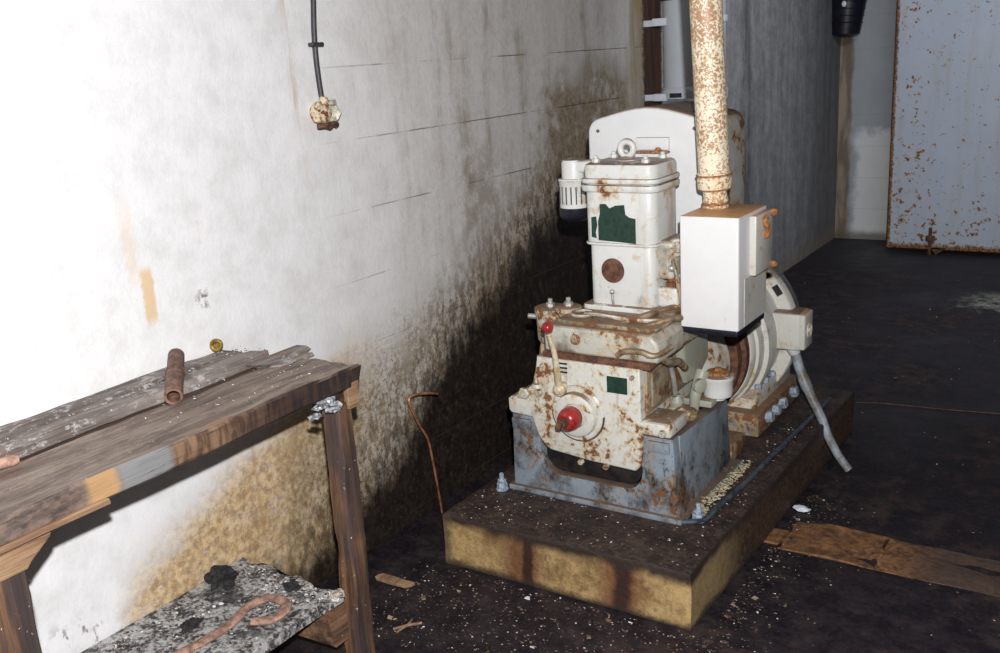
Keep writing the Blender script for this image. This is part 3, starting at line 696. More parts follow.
bm = NB(); rbox(bm, -1.516, -1.248, 2.738, 2.954, 1.164, 1.186, 0.038, 0.006); rbox(bm, -1.516, -1.248, 2.738, 2.954, 1.189, 1.206, 0.038, 0.006)
rbox(bm, -1.508, -1.256, 2.746, 2.946, 1.18, 1.252, 0.036, 0.016)
hd = epart('cylinder_head', bm, M['white'])
bm = NB()
for x, y in ((-1.472, 2.785), (-1.300, 2.785), (-1.472, 2.91), (-1.300, 2.91)):
    add_hex(bm, (x, y, 1.250), (0, 0, 1), 0.013, 0.014); add_cyl(bm, (x, y, 1.26), (x, y, 1.272), 0.007, n=10)
split('head_nut', bm, M['white'], hd)
bm = NB(); add_torus(bm, (-1.395, 2.85, 1.287), (0, 1, 0), 0.0225, 0.0105, 30, 12); add_lathe(bm, (-1.395, 2.85, 1.248), (0, 0, 1), [(0, 0), (0, 0.036), (0.006, 0.036), (0.010, 0.022), (0.016, 0.014), (0.020, 0)], 24)
epart('lifting_eye', bm, M['white'], hd)
def px2(px, py): return (-1.473 + (px - 592) * 0.00342, 1.122 - (py - 205) * 0.003025)
bm = NB()
add_prism(bm, [px2(*p) for p in ((600, 204), (606, 203.5), (610, 208), (616, 205), (625, 204), (626, 214), (630, 217), (636, 218), (636, 244), (620, 243), (598, 242), (598, 222), (600, 214))], 2.7485, 2.752, 'y')
add_prism(bm, [px2(*p) for p in ((591, 218), (596, 217), (597, 226), (595, 234), (596, 240), (591, 239))], 2.7485, 2.752, 'y')
epart('label_remnant', bm, M['green'], up, 'flaking dark green plate remnant')
bm = NB(); add_lathe(bm, (-1.409, 2.760, 0.912), (0, -1, 0), [(0, 0), (0, 0.040), (0.006, 0.040), (0.008, 0.034), (0.010, 0.0)], 32)
epart('core_plug', bm, M['rust'], cyl, 'round rust-brown plug')
bm = NB(); add_tube(bm, [(-1.408, 2.752, 0.79), (-1.409, 2.75, 0.815), (-1.411, 2.751, 0.838)], 0.0045, 8); add_ball(bm, (-1.411, 2.751, 0.843), 0.009, sub=2)
epart('grease_pin', bm, M['steel'], cyl)
# air filter on the left shoulder
bm = NB(); add_lathe(bm, (-1.618, 2.90, 1.178), (0, 0, 1), [(0, 0), (0, 0.040), (0.058, 0.040), (0.068, 0.036), (0.072, 0.020), (0.073, 0)], 32)
add_box(bm, (-1.60, 2.872, 1.205), (-1.49, 2.928, 1.246), 0.010, 3)
af = epart('air_filter', bm, M['white'])
bm = NB(); add_lathe(bm, (-1.618, 2.90, 1.085), (0, 0, 1), [(0, 0), (0, 0.050), (0.088, 0.050), (0.094, 0.054), (0.100, 0.050), (0.101, 0)], 36)
fb = epart('filter_body', bm, M['white'], af)
bm = NB()
for k in range(18):
    a = 2 * PI * k / 18 + 0.1; p = Vector((-1.618 + 0.0485 * math.cos(a), 2.90 + 0.0485 * math.sin(a), 0))
    add_cyl(bm, (p.x, p.y, 1.102), (p.x, p.y, 1.160), 0.0031, n=6)
epart('filter_slots', bm, M['cable'], fb)
bm = NB(); add_lathe(bm, (-1.618, 2.90, 1.042), (0, 0, 1), [(0, 0), (0, 0.036), (0.008, 0.046), (0.020, 0.0525), (0.046, 0.0525), (0.047, 0)], 36)
epart('filter_bowl', bm, M['gloss'], af, 'gloss black filter bowl')
# twin fuel filter pots, left
for (x, y, r, z0, z1) in ((-1.640, 2.745, 0.050, 0.655, 0.778), (-1.545, 2.70, 0.040, 0.765, 0.800)):
    b = NB(); add_lathe(b, (x, y, z0), (0, 0, 1), [(0, 0), (0, r * 0.8), (0.012, r * 0.95), (z1 - z0 - 0.02, r), (z1 - z0 - 0.018, r * 1.08), (z1 - z0 - 0.004, r * 1.08), (z1 - z0, r * 0.9), (z1 - z0, 0)], 28)
    pot = epart('fuel_pot', b, M['dirty'])
    b = NB(); add_hex(b, (x, y, z1), (0, 0, 1), 0.015, 0.012); add_cyl(b, (x, y, z1), (x, y, z1 + 0.026), 0.008, n=12, bev=0.002)
    if r > 0.045: add_cyl(b, (x - 0.045, y - 0.02, 0.742), (x - 0.072, y - 0.03, 0.745), 0.009, n=12, bev=0.002)
    split('lid_nut', b, M['steel'], pot)
bm = NB(); add_box(bm, (-1.60, 2.70, 0.68), (-1.53, 2.80, 0.73), 0.008); add_tube(bm, [(-1.66, 2.73, 0.66), (-1.665, 2.72, 0.61), (-1.64, 2.70, 0.56), (-1.60, 2.70, 0.54)], 0.012, 10)
epart('pot_bracket', bm, M['filthy'])
# right flank: exhaust stub, injector block, cowl, lift pot, glass bowl
bm = NB(); add_box(bm, (-1.275, 2.79, 0.885), (-1.215, 2.935, 1.010), 0.016, 3)
add_lathe(bm, (-1.225, 2.83, 0.985), (0.55, -0.8, 0.1), [(0, 0), (0, 0.030), (0.022, 0.030), (0.026, 0.026), (0.026, 0.018), (0.020, 0.016), (0.020, 0)], 26)
xp = epart('exhaust_elbow', bm, M['dirty'])
bm = NB(); add_ball(bm, (-1.222, 2.79, 0.925), 0.012); add_torus(bm, (-1.235, 2.86, 0.892), (0.2, 0.1, 1), 0.035, 0.009, 24, 8)
epart('clamp', bm, M['steel'], xp)
bm = NB(); add_box(bm, (-1.272, 2.79, 0.795), (-1.205, 2.92, 0.862), 0.010, 3); inj = epart('injector_block', bm, M['white'])
bm = NB(); add_lathe(bm, (-1.238, 2.82, 0.860), (0, 0, 1), [(0, 0), (0, 0.016), (0.012, 0.016), (0.016, 0.010), (0.024, 0.010), (0.026, 0)], 14)
add_tube(bm, [(-1.24, 2.84, 0.87), (-1.215, 2.86, 0.90), (-1.20, 2.90, 0.89), (-1.20, 2.95, 0.84)], 0.006, 8); epart('injector_union', bm, M['copper'], inj)
bm = NB(); add_tube(bm, [(-1.33, 2.60, 0.772), (-1.28, 2.68, 0.79), (-1.22, 2.78, 0.80), (-1.19, 2.86, 0.79)], 0.010, 10)
add_tube(bm, [(-1.26, 2.585, 0.765), (-1.21, 2.66, 0.785), (-1.17, 2.78, 0.775), (-1.15, 2.88, 0.74)], 0.011, 10)
add_box(bm, (-1.24, 2.72, 0.772), (-1.19, 2.80, 0.80), 0.006); split('oil_pipe', bm, M['filthy'], eng)
bm = NB(); add_prism(bm, [(2.78, 0.735), (2.86, 0.765), (2.99, 0.765), (3.02, 0.74), (3.02, 0.57), (2.93, 0.52), (2.85, 0.53), (2.80, 0.60)], -1.26, -1.188, 'x', 0.022, 4)
epart('side_cowl', bm, M['sage'], label='grey-green side cowl')
bm = NB(); add_lathe(bm, (-1.125, 2.93, 0.462), (0, 0, 1), [(0, 0), (0, 0.026), (0.012, 0.028), (0.014, 0.046), (0.030, 0.049), (0.066, 0.049), (0.072, 0.053), (0.082, 0.053), (0.086, 0.046), (0.090, 0)], 30)
lp = epart('lift_pot', bm, M['white'])
bm = NB(); add_lathe(bm, (-1.125, 2.93, 0.550), (0, 0, 1), [(0, 0), (0, 0.040), (0.008, 0.036), (0.012, 0.012), (0.020, 0.010), (0.020, 0)], 22)
epart('pot_rim', bm, M['rustorange'], lp)
bm = NB(); add_lathe(bm, (-1.205, 2.78, 0.430), (0, 0, 1), [(0, 0), (0.002, 0.014), (0.012, 0.026), (0.030, 0.030), (0.046, 0.026), (0.052, 0.020), (0.060, 0.022), (0.066, 0.018), (0.085, 0.010), (0.085, 0)], 24)
bw = epart('sediment_bowl', bm, M['sage'])
bm = NB(); add_tube(bm, [(-1.183, 2.762, 0.435), (-1.176, 2.755, 0.455), (-1.180, 2.760, 0.485)], 0.006, 8); add_tube(bm, [(-1.195, 2.70, 0.66), (-1.190, 2.715, 0.60), (-1.195, 2.745, 0.525)], 0.008, 10)
epart('bowl_strap', bm, M['steel'], bw)
bm = NB(); add_tube(bm, [(-1.165, 2.90, 0.56), (-1.17, 2.88, 0.53), (-1.175, 2.86, 0.49), (-1.18, 2.86, 0.44)], lambda t: 0.024 - 0.008 * t, 12); add_box(bm, (-1.22, 2.86, 0.45), (-1.12, 2.96, 0.475), 0.006)
add_lathe(bm, (-1.165, 2.86, 0.525), (1, -0.6, 0), [(0, 0), (0, 0.024), (0.014, 0.024), (0.018, 0.016), (0.018, 0)], 20)
epart('pump_arm', bm, M['sage'])
bm = NB(); add_tube(bm, [(-1.225, 2.80, 0.955), (-1.205, 2.79, 0.90), (-1.20, 2.80, 0.84), (-1.195, 2.82, 0.78), (-1.18, 2.84, 0.72)], 0.007, 10)
epart('return_pipe', bm, M['filthy'])
bm = NB(); add_tube(bm, [(-1.19, 2.62, 0.69), (-1.175, 2.66, 0.66), (-1.18, 2.74, 0.64), (-1.185, 2.80, 0.60)], 0.012, 10); epart('drain_hose', bm, M['filthy'])
bm = NB(); add_ball(bm, (-1.155, 2.735, 0.475), 0.030, 1.2, 1.3, 0.7, 3, 0.5, 3); epart('grease_lump', bm, M['filthy'])
# bell housing and flywheel
ZS = 0.50
bm = NB(); add_lathe(bm, (XC, 2.94, ZS), (0, 1, 0), [(0, 0), (0, 0.175), (0.03, 0.200), (0.16, 0.222), (0.235, 0.225), (0.235, 0)], 60)
add_box(bm, (-1.62, 2.96, 0.19), (-1.18, 3.10, 0.36), 0.01)
epart('bell_housing', bm, M['gen'])
bm = NB(); add_lathe(bm, (XC, 3.195, ZS), (0, 1, 0), [(0, 0), (0, 0.232), (0.010, 0.243), (0.050, 0.243), (0.056, 0.236), (0.066, 0.236), (0.072, 0.252), (0.108, 0.252), (0.114, 0.244), (0.114, 0)], 72)
epart('flywheel', bm, M['rust'], label='rust-brown flywheel rim')

# ------------------------------------------------------------------ big rounded housing behind the cylinder
tk = thing('rounded_tank', (-1.42, 3.15, 0.777), 'tall round-shouldered white tank with rusty rim behind the cylinder', 'tank')
def tank_outline(d=0.0):
    P = [(-1.640 + d, 0.777)]
    for k in range(7):
        a = math.radians(180 - 90 * k / 6 * 0.85); P.append((-1.585 + (0.055 - d) * math.cos(a), 1.315 + (0.055 - d) * math.sin(a)))
    for k in range(1, 8): 
        t = k / 8; P.append((-1.575 + 0.31 * t, 1.3715 - d + 0.030 * math.sin(PI * t)))
    for k in range(7):
        a = math.radians(90 - 90 * k / 6); P.append((-1.255 + (0.055 - d) * math.cos(a), 1.315 + (0.055 - d) * math.sin(a)))
    return P + [(-1.200 - d, 0.777)]
build('front_shell', add_prism(NB(), tank_outline(), 3.05, 3.12, 'y', 0.010, 3), M['tank'], tk)
o = build('rear_shell', add_prism(NB(), tank_outline(0.004), 3.118, 3.40, 'y', 0.010, 3), M['tankside'], tk); o['label'] = 'rust-speckled grey rear shell'
bm = NB(); add_box(bm, (-1.455, 3.035, 1.262), (-1.335, 3.052, 1.303), 0.003); mb = build('mounting_bracket', bm, M['tank'], tk)
bm = NB(); add_box(bm, (-1.455, 3.025, 1.252), (-1.335, 3.05, 1.259), 0.002); add_hex(bm, (-1.37, 3.036, 1.262), (0, -1, 0), 0.011, 0.012); build('bracket_bolt', bm, M['rustorange'], mb)
bm = NB()
for x, z in ((-1.60, 1.325), (-1.25, 1.33), (-1.60, 0.80), (-1.25, 1.04)): add_hex(bm, (x, 3.051, z), (0, -1, 0), 0.006, 0.006)
split('shell_screw', bm, M['rusttube'], tk)

# ------------------------------------------------------------------ generator
gen = thing('generator', (XC, 3.6, 0.18), 'round dirty-white generator behind the flywheel with a vented end shield', 'generator')
bm = NB(); add_lathe(bm, (XC, 3.311, ZS), (0, 1, 0), [(0, 0), (0, 0.255), (0.012, 0.262), (0.030, 0.262), (0.036, 0.272), (0.080, 0.276), (0.086, 0.292), (0.120, 0.296), (0.126, 0.286), (0.20, 0.284), (0.20, 0)], 80)
build('front_flange', bm, M['gen'], gen)
bm = NB(); add_lathe(bm, (XC, 3.50, ZS), (0, 1, 0), [(0, 0), (0, 0.270), (0.10, 0.275), (0.104, 0.322), (0.110, 0.326), (0.150, 0.326), (0.158, 0.318), (0.26, 0.300), (0.32, 0.24), (0.325, 0)], 80)
sh = build('end_shield', bm, M['gen'], gen)
bm = NB()
for k in (34, 49, 131, 146):
    a = math.radians(k); R0, R1, w = 0.280, 0.318, 0.042
    pts = []
    for (r, s) in ((R0, -1), (R1, -1), (R1, 1), (R0, 1)):
        pts.append((XC + r * math.cos(a) - s * w / 2 * math.sin(a), ZS + r * math.sin(a) + s * w / 2 * math.cos(a)))
    if 0.19 < min(p[1] for p in pts): add_prism(bm, pts, 3.6015, 3.606, 'y')
split('vent_opening', bm, M['black'], sh)
bm = NB(); add_prism(bm, [(3.36, 0.27), (3.78, 0.27), (3.78, 0.31), (3.74, 0.345), (3.40, 0.345), (3.36, 0.31)], -1.66, -1.145, 'x', 0.006)
build('feet', bm, M['gen'], gen)
bm = NB(); add_box(bm, (-1.68, 3.065, 0.181), (-1.125, 3.20, 0.245), 0.008); add_box(bm, (-1.69, 3.31, 0.181), (-1.115, 3.82, 0.272), 0.010)
split('mounting_rail', bm, M['rusty'], gen)
bm = NB()
for y in (3.40, 3.48, 3.56, 3.70):
    add_hex(bm, (-1.115, y, 0.235), (1, 0, 0.2), 0.022, 0.025); add_hex(bm, (-1.15, y, 0.343), (0, 0, 1), 0.015, 0.018)
split('foot_bolt', bm, M['bolt'], gen)
bm = NB(); add_box(bm, (-1.155, 3.545, 0.455), (-1.040, 3.66, 0.600), 0.010, 3); jb = build('terminal_box', bm, M['gen'], gen)
bm = NB(); add_box(bm, (-1.052, 3.550, 0.458), (-1.024, 3.655, 0.597), 0.008, 3); add_torus(bm, (-1.023, 3.602, 0.528), (1, 0, 0), 0.026, 0.004, 24, 8); add_ball(bm, (-1.022, 3.602, 0.528), 0.012, 0.6, 1, 1)
o = build('terminal_lid', bm, M['boxside'], jb)
bm = NB(); add_cyl(bm, (-1.075, 3.58, 0.457), (-1.066, 3.58, 0.432), 0.026, 0.020, 20, 0.003); build('cable_gland', bm, M['white'], jb)
bm = NB(); add_tube(bm, [(-1.068, 3.58, 0.440), (-1.045, 3.578, 0.37), (-1.00, 3.565, 0.28), (-0.955, 3.555, 0.20), (-0.925, 3.55, 0.13), (-0.885, 3.548, 0.06), (-0.845, 3.545, 0.012)],
                      lambda t: 0.019 + (0.004 if 0.22 < t < 0.28 else 0) - 0.004 * t, 16)
tag(build('flexible_conduit', bm, M['conduit'], origin=(-0.845, 3.545, 0.0)), 'grey-blue flexible conduit dropping from the generator terminal box to the floor', 'conduit')

# ------------------------------------------------------------------ control box and its pipe
cb = thing('control_box', (-1.085, 2.875, 0.74), 'white steel control box with a rusty top hanging beside the cylinder', 'control box')
bm = NB(); rbox(bm, -1.178, -0.992, 2.750, 3.000, 0.752, 1.098, 0.007, 0.004); build('casing', bm, M['box'], cb)
bm = NB(); rbox(bm, -1.176, -0.994, 2.752, 2.998, 0.734, 0.753, 0.007, 0.003); o = build('bottom_plate', bm, M['gloss'], cb); o['label'] = 'black bottom plate'
bm = NB(); add_box(bm, (-0.9925, 2.80, 0.755), (-0.9905, 2.998, 0.905), 0.0008, 1); add_box(bm, (-0.993, 2.845, 0.905), (-0.972, 2.998, 1.088), 0.004, 2); sc = build('side_cover', bm, M['boxside'], cb)
bm = NB()
add_ball(bm, (-0.966, 2.985, 1.078), 0.013, 1.2, 1, 0.9); add_ball(bm, (-0.966, 2.985, 0.915), 0.012, 1.2, 1, 0.9)
add_tube(bm, [(-0.970, 2.90, 1.075), (-0.962, 2.905, 1.055), (-0.960, 2.915, 1.03), (-0.970, 2.92, 1.015)], 0.010, 10)
add_ball(bm, (-0.972, 2.92, 1.07), 0.012)
split('latch_knob', bm, M['rustorange'], sc)
bm = NB(); add_box(bm, (-1.26, 2.90, 0.90), (-1.17, 2.93, 0.94), 0.004); build('support_arm', bm, M['rust'], cb)
pp = thing('vertical_pipe', (-1.130, 2.925, 1.098), 'thick cream pipe speckled with orange rust rising from the box', 'pipe')
a = Vector((-1.130, 2.925, 1.098)); d = (Vector((-1.152, 2.90, 1.75)) - a)
d = d / d.z; top = ZC - a.z
bm = NB(); add_lathe(bm, a + d * 0.085, d, [(0, 0), (0, 0.0485), ((top - 0.085), 0.0485), ((top - 0.085), 0)], 48); build('tube', bm, M['pipe'], pp)
bm = NB(); add_lathe(bm, a, d, [(0, 0), (0, 0.040), (0.010, 0.041), (0.014, 0.036), (0.020, 0.041), (0.026, 0.037), (0.052, 0.037), (0.056, 0.047), (0.062, 0.053), (0.090, 0.054), (0.096, 0.050), (0.100, 0.054), (0.108, 0.054), (0.112, 0.049), (0.112, 0)], 48)
build('collar', bm, M['pipe'], pp)
bm = NB(); add_torus(bm, a + d * 0.103, d, 0.0525, 0.0035, 40, 8); add_torus(bm, a + d * 0.012, d, 0.040, 0.003, 40, 8); add_torus(bm, a + d * 0.060, d, 0.0485, 0.003, 40, 8); split('collar_ring', bm, M['rustorange'], pp)

# blue-black cable lying along the plinth top
bm = NB(); add_tube(bm, [(-1.100, 2.555, 0.190), (-1.045, 2.60, 0.190), (-1.035, 2.72, 0.190), (-1.022, 2.90, 0.190), (-1.012, 3.2, 0.190), (-0.999, 3.55, 0.190), (-0.99, 3.8, 0.190)], 0.0085, 10)
tag(build('floor_cable', bm, M['darkblue'], origin=(-1.02, 3.0, 0.182)), 'dark blue-black cable lying along the top of the concrete plinth', 'cable')

# ------------------------------------------------------------------ wall-mounted drum
dr = thing('wall_duct', (-1.875, 4.58, 1.34), 'pale blue-grey vertical duct bracketed to the wall behind the cream pipe', 'duct')
bm = NB(); add_lathe(bm, (-1.875, 4.58, 1.345), (0, 0, 1), [(0, 0), (0, 0.155), (0.03, 0.158), (0.05, 0.150), (0.055, 0.146), (ZC - 1.345, 0.146), (ZC - 1.345, 0)], 48); build('barrel', bm, M['duct'], dr)
bm = NB()
for z in (1.335, 1.68):
    add_box(bm, (-2.035, 4.455, z), (-1.965, 4.50, z + 0.035), 0.004); add_box(bm, (-2.10, 4.50, z), (-1.95, 4.53, z + 0.03), 0.003)
    add_box(bm, (-1.78, 4.53, z), (-1.705, 4.57, z + 0.032), 0.004)
split('lug', bm, M['lug'], dr)
bm = NB(); add_torus(bm, (-1.875, 4.58, 1.80), (0, 0, 1), 0.148, 0.010, 48, 8); o = build('rusty_band', bm, M['rust'], dr)
bm = NB(); add_box(bm, (-1.935, 4.42, 1.352), (-1.875, 4.431, 1.372), 0.001, 1); build('slot', bm, M['black'], dr)

# black tapering vent hood high on the back wall
bm = NB(); add_lathe(bm, (-2.02, 7.86, 1.57), (0.06, 0, 1), [(0, 0), (0.0, 0.045), (0.006, 0.085), (0.02, 0.105), (0.30, 0.135), (0.50, 0.145), (1.00, 0.15), (1.00, 0)], 32)
for k in range(5): add_torus(bm, (-2.02 + 0.06 * (0.1 + k * 0.05), 7.86, 1.67 + k * 0.05), (0.06, 0, 1), 0.116 + k * 0.005, 0.004, 32, 6)
vh = tag(build('vent_hood', bm, M['gloss'], origin=(-2.02, 7.86, 1.57)), 'black tapered hood hanging in the far corner at the ceiling', 'vent hood')
bm = NB(); add_ball(bm, (-2.00, 7.725, 1.80), 0.012, 1.4, 0.5, 1.8); build('white_badge', bm, M['lug'], vh)

# ------------------------------------------------------------------ workbench
be = thing('workbench', (-1.9, 1.2, 0.0), 'long decayed wooden workbench with splintered planks against the white wall', 'workbench')
def bpart(name, bm, m, parent=None, label=None):
    o = build(name, bm, m, parent or be)
    if label: o['label'] = label
    return o
Y0 = 0.45
bm = NB(); add_beam(bm, (-1.905, Y0, 0.790), (-1.682, 1.815, 0.845), 1, 0.006, 0.02, 0.03, 1); bpart('front_plank', bm, M['frontplank'])
bm = NB(); add_beam(bm, (-2.008, Y0, 0.800), (-1.948, 1.765, 0.866), 1, 0.007, 0.02, 0.05, 2, (0.0, 0.0)); bpart('middle_plank', bm, M['plankpaint'])
bm = NB(); add_beam(bm, (-2.096, Y0, 0.805), (-2.018, 1.755, 0.866), 1, 0.007, 0.02, 0.07, 3, (0.0, 0.0)); bpart('back_plank', bm, M['plankpaint'])
bm = NB(); add_beam(bm, (-1.958, Y0, 0.795), (-1.900, 1.76, 0.838), 1, 0.004, 0.02, 0.02, 31); bpart('gap_shade_strip', bm, M['darkwood'], label='dark strip added as shade in the gap between planks')  # dark strip added to stand in for the shade between the planks
bm = NB(); add_beam(bm, (-1.935, 1.70, 0.838), (-1.880, 1.86, 0.853), 1, 0.010, 0.012, 0.06, 4); add_beam(bm, (-1.885, 1.70, 0.838), (-1.86, 1.84, 0.850), 1, 0.008, 0.012, 0.05, 5)
split('splintered_end', bm, M['plankpaint'], be)
bm = NB(); add_beam(bm, (-1.732, 0.60, 0.782), (-1.676, 1.05, 0.796), 1, 0.003, 0.02, 0.02, 6); bpart('edge_strip', bm, M['tanwood'], label='bare tan wood strip')
bm = NB(); add_prism(bm, [(0.60, 0.785), (0.945, 0.785), (0.935, 0.765), (0.89, 0.733), (0.88, 0.722), (0.60, 0.722)], -1.745, -1.690, 'x', 0.006, 2); bpart('corner_bracket', bm, M['tanwood'], label='tan corner bracket below the top')
bm = NB(); add_beam(bm, (-1.755, 0.77, 0.0), (-1.695, 0.878, 0.724), 2, 0.004, 0.03, 0.0, 7); bpart('leg', bm, M['uplegs'])
bm = NB(); add_beam(bm, (-1.742, 1.722, 0.0), (-1.688, 1.785, 0.755), 2, 0.008, 0.03, 0.04, 8, (0.0, 0.016)); bpart('leg', bm, M['uplegs'])
bm = NB(); add_beam(bm, (-2.085, 0.80, 0.0), (-2.02, 0.88, 0.80), 2, 0.004, 0.03, 0.0, 9); bpart('leg', bm, M['uplegs'])
bm = NB(); add_beam(bm, (-2.085, 1.70, 0.0), (-2.02, 1.76, 0.20), 2, 0.004, 0.03, 0.0, 10); bpart('leg', bm, M['darkwood'])
bm = NB(); add_beam(bm, (-1.698, 1.775, 0.735), (-1.682, 1.815, 0.792), 2, 0.002, 0.02, 0.0, 11); bpart('tan_splint', bm, M['tanwood'], label='pale splint above the far leg')
bm = NB(); add_beam(bm, (-2.06, 1.715, 0.755), (-1.70, 1.795, 0.792), 0, 0.004, 0.03, 0.02, 12); bpart('top_rail', bm, M['darkwood'])
bm = NB(); add_box(bm, (-1.72, 1.803, 0.812), (-1.680, 1.823, 0.826), 0.004); add_box(bm, (-1.72, 1.79, 0.790), (-1.678, 1.818, 0.805), 0.004); bpart('end_batten', bm, M['tanwood'])
bm = NB(); add_beam(bm, (-2.07, 1.64, 0.10), (-1.70, 1.70, 0.205), 0, 0.005, 0.03, 0.0, 13); bpart('lower_rail', bm, M['legwood'], label='reddish brown rail below the shelf')
bm = NB(); add_beam(bm, (-2.09, 0.70, 0.210), (-1.705, 1.690, 0.243), 1, 0.006, 0.02, 0.03, 14)
bpart('lower_shelf', bm, M['shelf'], label='lower shelf under a crust of white flakes')

# scatter of flakes, one mesh each, too many to count
def flakes(name, n, place, size, m, label, origin, seed=1):
    rnd = random.Random(seed); bm = NB(); k = 0
    while k < n:
        p = place(rnd)
        if p is None: continue
        k += 1
        s = size(rnd); c = Vector(p); a = rnd.random() * 2 * PI; e = rnd.uniform(0.4, 1.0); h = s * rnd.uniform(0.12, 0.45); nn = rnd.choice((4, 5, 6)); tl = Vector((rnd.uniform(-0.35, 0.35), rnd.uniform(-0.35, 0.35), 0))
        lo_, hi_ = [], []
        for i in range(nn):
            t = a + 2 * PI * i / nn + rnd.uniform(-0.3, 0.3); r = s * rnd.uniform(0.6, 1.0)
            x_, y_ = math.cos(t) * r, math.sin(t) * r * e; dz = x_ * tl.x + y_ * tl.y
            lo_.append(bm.verts.new((c.x + x_, c.y + y_, c.z + max(0, dz)))); hi_.append(bm.verts.new((c.x + x_ * 0.8, c.y + y_ * 0.8, c.z + h + max(0, dz))))
        bm.faces.new(list(reversed(lo_))); bm.faces.new(hi_)
        for i in range(nn): bm.faces.new((lo_[i], lo_[(i + 1) % nn], hi_[(i + 1) % nn], hi_[i]))
    return tag(build(name, bm, m, origin=origin, angle=20), label, 'debris', None, 'stuff')
def on_shelf(r): return (r.uniform(-2.07, -1.715), 1.68 - 0.75 * r.random() ** 1.2, 0.241)
flakes('shelf_flakes', 2600, on_shelf, lambda r: r.uniform(0.0022, 0.0085) * (1.5 if r.random() < 0.08 else 1), M['ash'], 'crust of white paint flakes and ash spread on the lower shelf', (-1.9, 1.3, 0.243), 3)
def on_bench(r):
    y_ = r.uniform(0.8, 1.78)
    return (r.uniform(-2.08, -1.95), y_, 0.863) if r.random() < 0.8 else (r.uniform(-1.95, -1.70), r.uniform(1.3, 1.8), 0.846)
flakes('bench_flakes', 520, on_bench, lambda r: r.uniform(0.0015, 0.0055), M['ash'], 'pale paint flakes scattered over the back planks of the workbench', (-2.0, 1.3, 0.87), 4)
def on_plinth(r):
    x_, y_ = r.uniform(-1.79, -0.975), 2.30 + 0.25 * r.random()
    if r.random() < 0.45: x_, y_ = r.uniform(-1.085, -0.975), r.uniform(2.55, 3.5)
    return (x_, y_, 0.182)
flakes('plinth_flakes', 620, on_plinth, lambda r: r.uniform(0.002, 0.007), M['chips'], 'brown and pale flakes lying on the oily plinth top', (-1.4, 2.4, 0.182), 5)
def on_pile(r):
    t = r.random(); return (-1.075 + r.uniform(-0.025, 0.02), 2.62 + 0.45 * t, 0.182 + 0.016 * r.random())
flakes('ochre_crumbs', 420, on_pile, lambda r: r.uniform(0.003, 0.009), simple('ochre_crumb', (0.24, 0.19, 0.11), (0.62, 0.55, 0.38), 40, 0.8), 'ochre crumbs heaped along the foot of the grey-blue frame', (-1.07, 2.8, 0.182), 8)
def on_floor(r):
    if r.random() < 0.55: x_, y_ = r.uniform(-1.9, -0.8), r.uniform(1.85, 2.28)
    elif r.random() < 0.6: x_, y_ = -0.95 + abs(r.gauss(0, 0.10)), r.uniform(2.2, 3.3)
    else: x_, y_ = r.uniform(-2.05, 0.2), r.uniform(1.7, 7.0)
    if -1.82 < x_ < -0.92 and 2.28 < y_ < 3.97: return None
    return (x_, y_, 0.0)
flakes('floor_flakes', 2400, on_floor, lambda r: r.uniform(0.0015, 0.006) * (2.6 if r.random() < 0.04 else 1), M['chips'], 'small pale and brown flakes strewn over the black floor', (-1.3, 2.2, 0.0), 6)

# things on and around the bench
a = Vector((-2.055, 1.555, 0.905)); b_ = Vector((-1.880, 1.397, 0.868)); dd = (b_ - a).normalized(); L = (b_ - a).length
bm = NB(); add_lathe(bm, a, dd, [(0.01, 0), (0.0, 0.017), (0.006, 0.0205), (L, 0.0215), (L + 0.001, 0.0215), (L + 0.001, 0.0155), (L * 0.5, 0.0155), (L * 0.5, 0)], 28)
tb = tag(build('rusty_pipe_piece', bm, M['rusttube'], origin=(-1.98, 1.5, 0.87)), 'short open-ended rusty pipe lying across the bench planks', 'pipe piece')
bm = NB(); add_torus(bm, a + dd * (L * 0.45), dd, 0.0208, 0.003, 28, 8); build('pipe_band', bm, M['rust'], tb)
bm = NB(); add_torus(bm, (-2.070, 1.698, 0.888), (0.5, -0.85, 0.1), 0.0135, 0.0050, 28, 10); add_lathe(bm, (-2.070, 1.698, 0.888), (-0.5, 0.85, -0.1), [(-0.004, 0.013), (0.010, 0.016), (0.016, 0.012), (0.016, 0)], 24)
tag(build('brass_ring', bm, M['brass'], origin=(-2.07, 1.698, 0.88)), 'small brass collar standing on the back plank by the wall', 'brass collar')
bm = NB(); add_tube(bm, [(-1.905, 0.86, 0.868), (-1.89, 0.94, 0.866), (-1.872, 1.000, 0.866)], lambda t: 0.0115 if t < 0.93 else 0.008, 14)
tag(build('rusty_rod', bm, M['pinkrust'], origin=(-1.89, 0.94, 0.855)), 'pinkish rusty rod end lying on the bench at the left edge', 'rod')
bm = NB(); add_tube(bm, [(-1.875, 1.20, 0.252), (-1.845, 1.32, 0.252), (-1.838, 1.42, 0.253), (-1.858, 1.51, 0.255), (-1.835, 1.56, 0.258), (-1.785, 1.565, 0.258), (-1.755, 1.535, 0.255), (-1.762, 1.49, 0.253), (-1.800, 1.465, 0.252)], 0.0145, 12, 8, 0.55)
tag(build('bent_iron_strap', bm, M['pinkrust'], origin=(-1.82, 1.4, 0.243)), 'bent rusty iron strap lying hooked on the flake-covered shelf', 'iron strap')
def lump(name, c, r, sx, sy, sz, m, label, cat, jit=0.55, seed=0):
    b = NB(); add_ball(b, c, r, sx, sy, sz, 4, jit, seed)
    for v in b.verts: v.co += 0.25 * r * noise.noise_vector(v.co * 60)
    return tag(build(name, b, m, origin=(c[0], c[1], c[2] - r * sz)), label, cat)
lump('charred_rag', (-2.035, 1.575, 0.262), 0.030, 1.2, 1.3, 0.75, M['cloth'], 'crumpled charred black rag on the shelf close to the wall', 'rag', 0.8, 3)
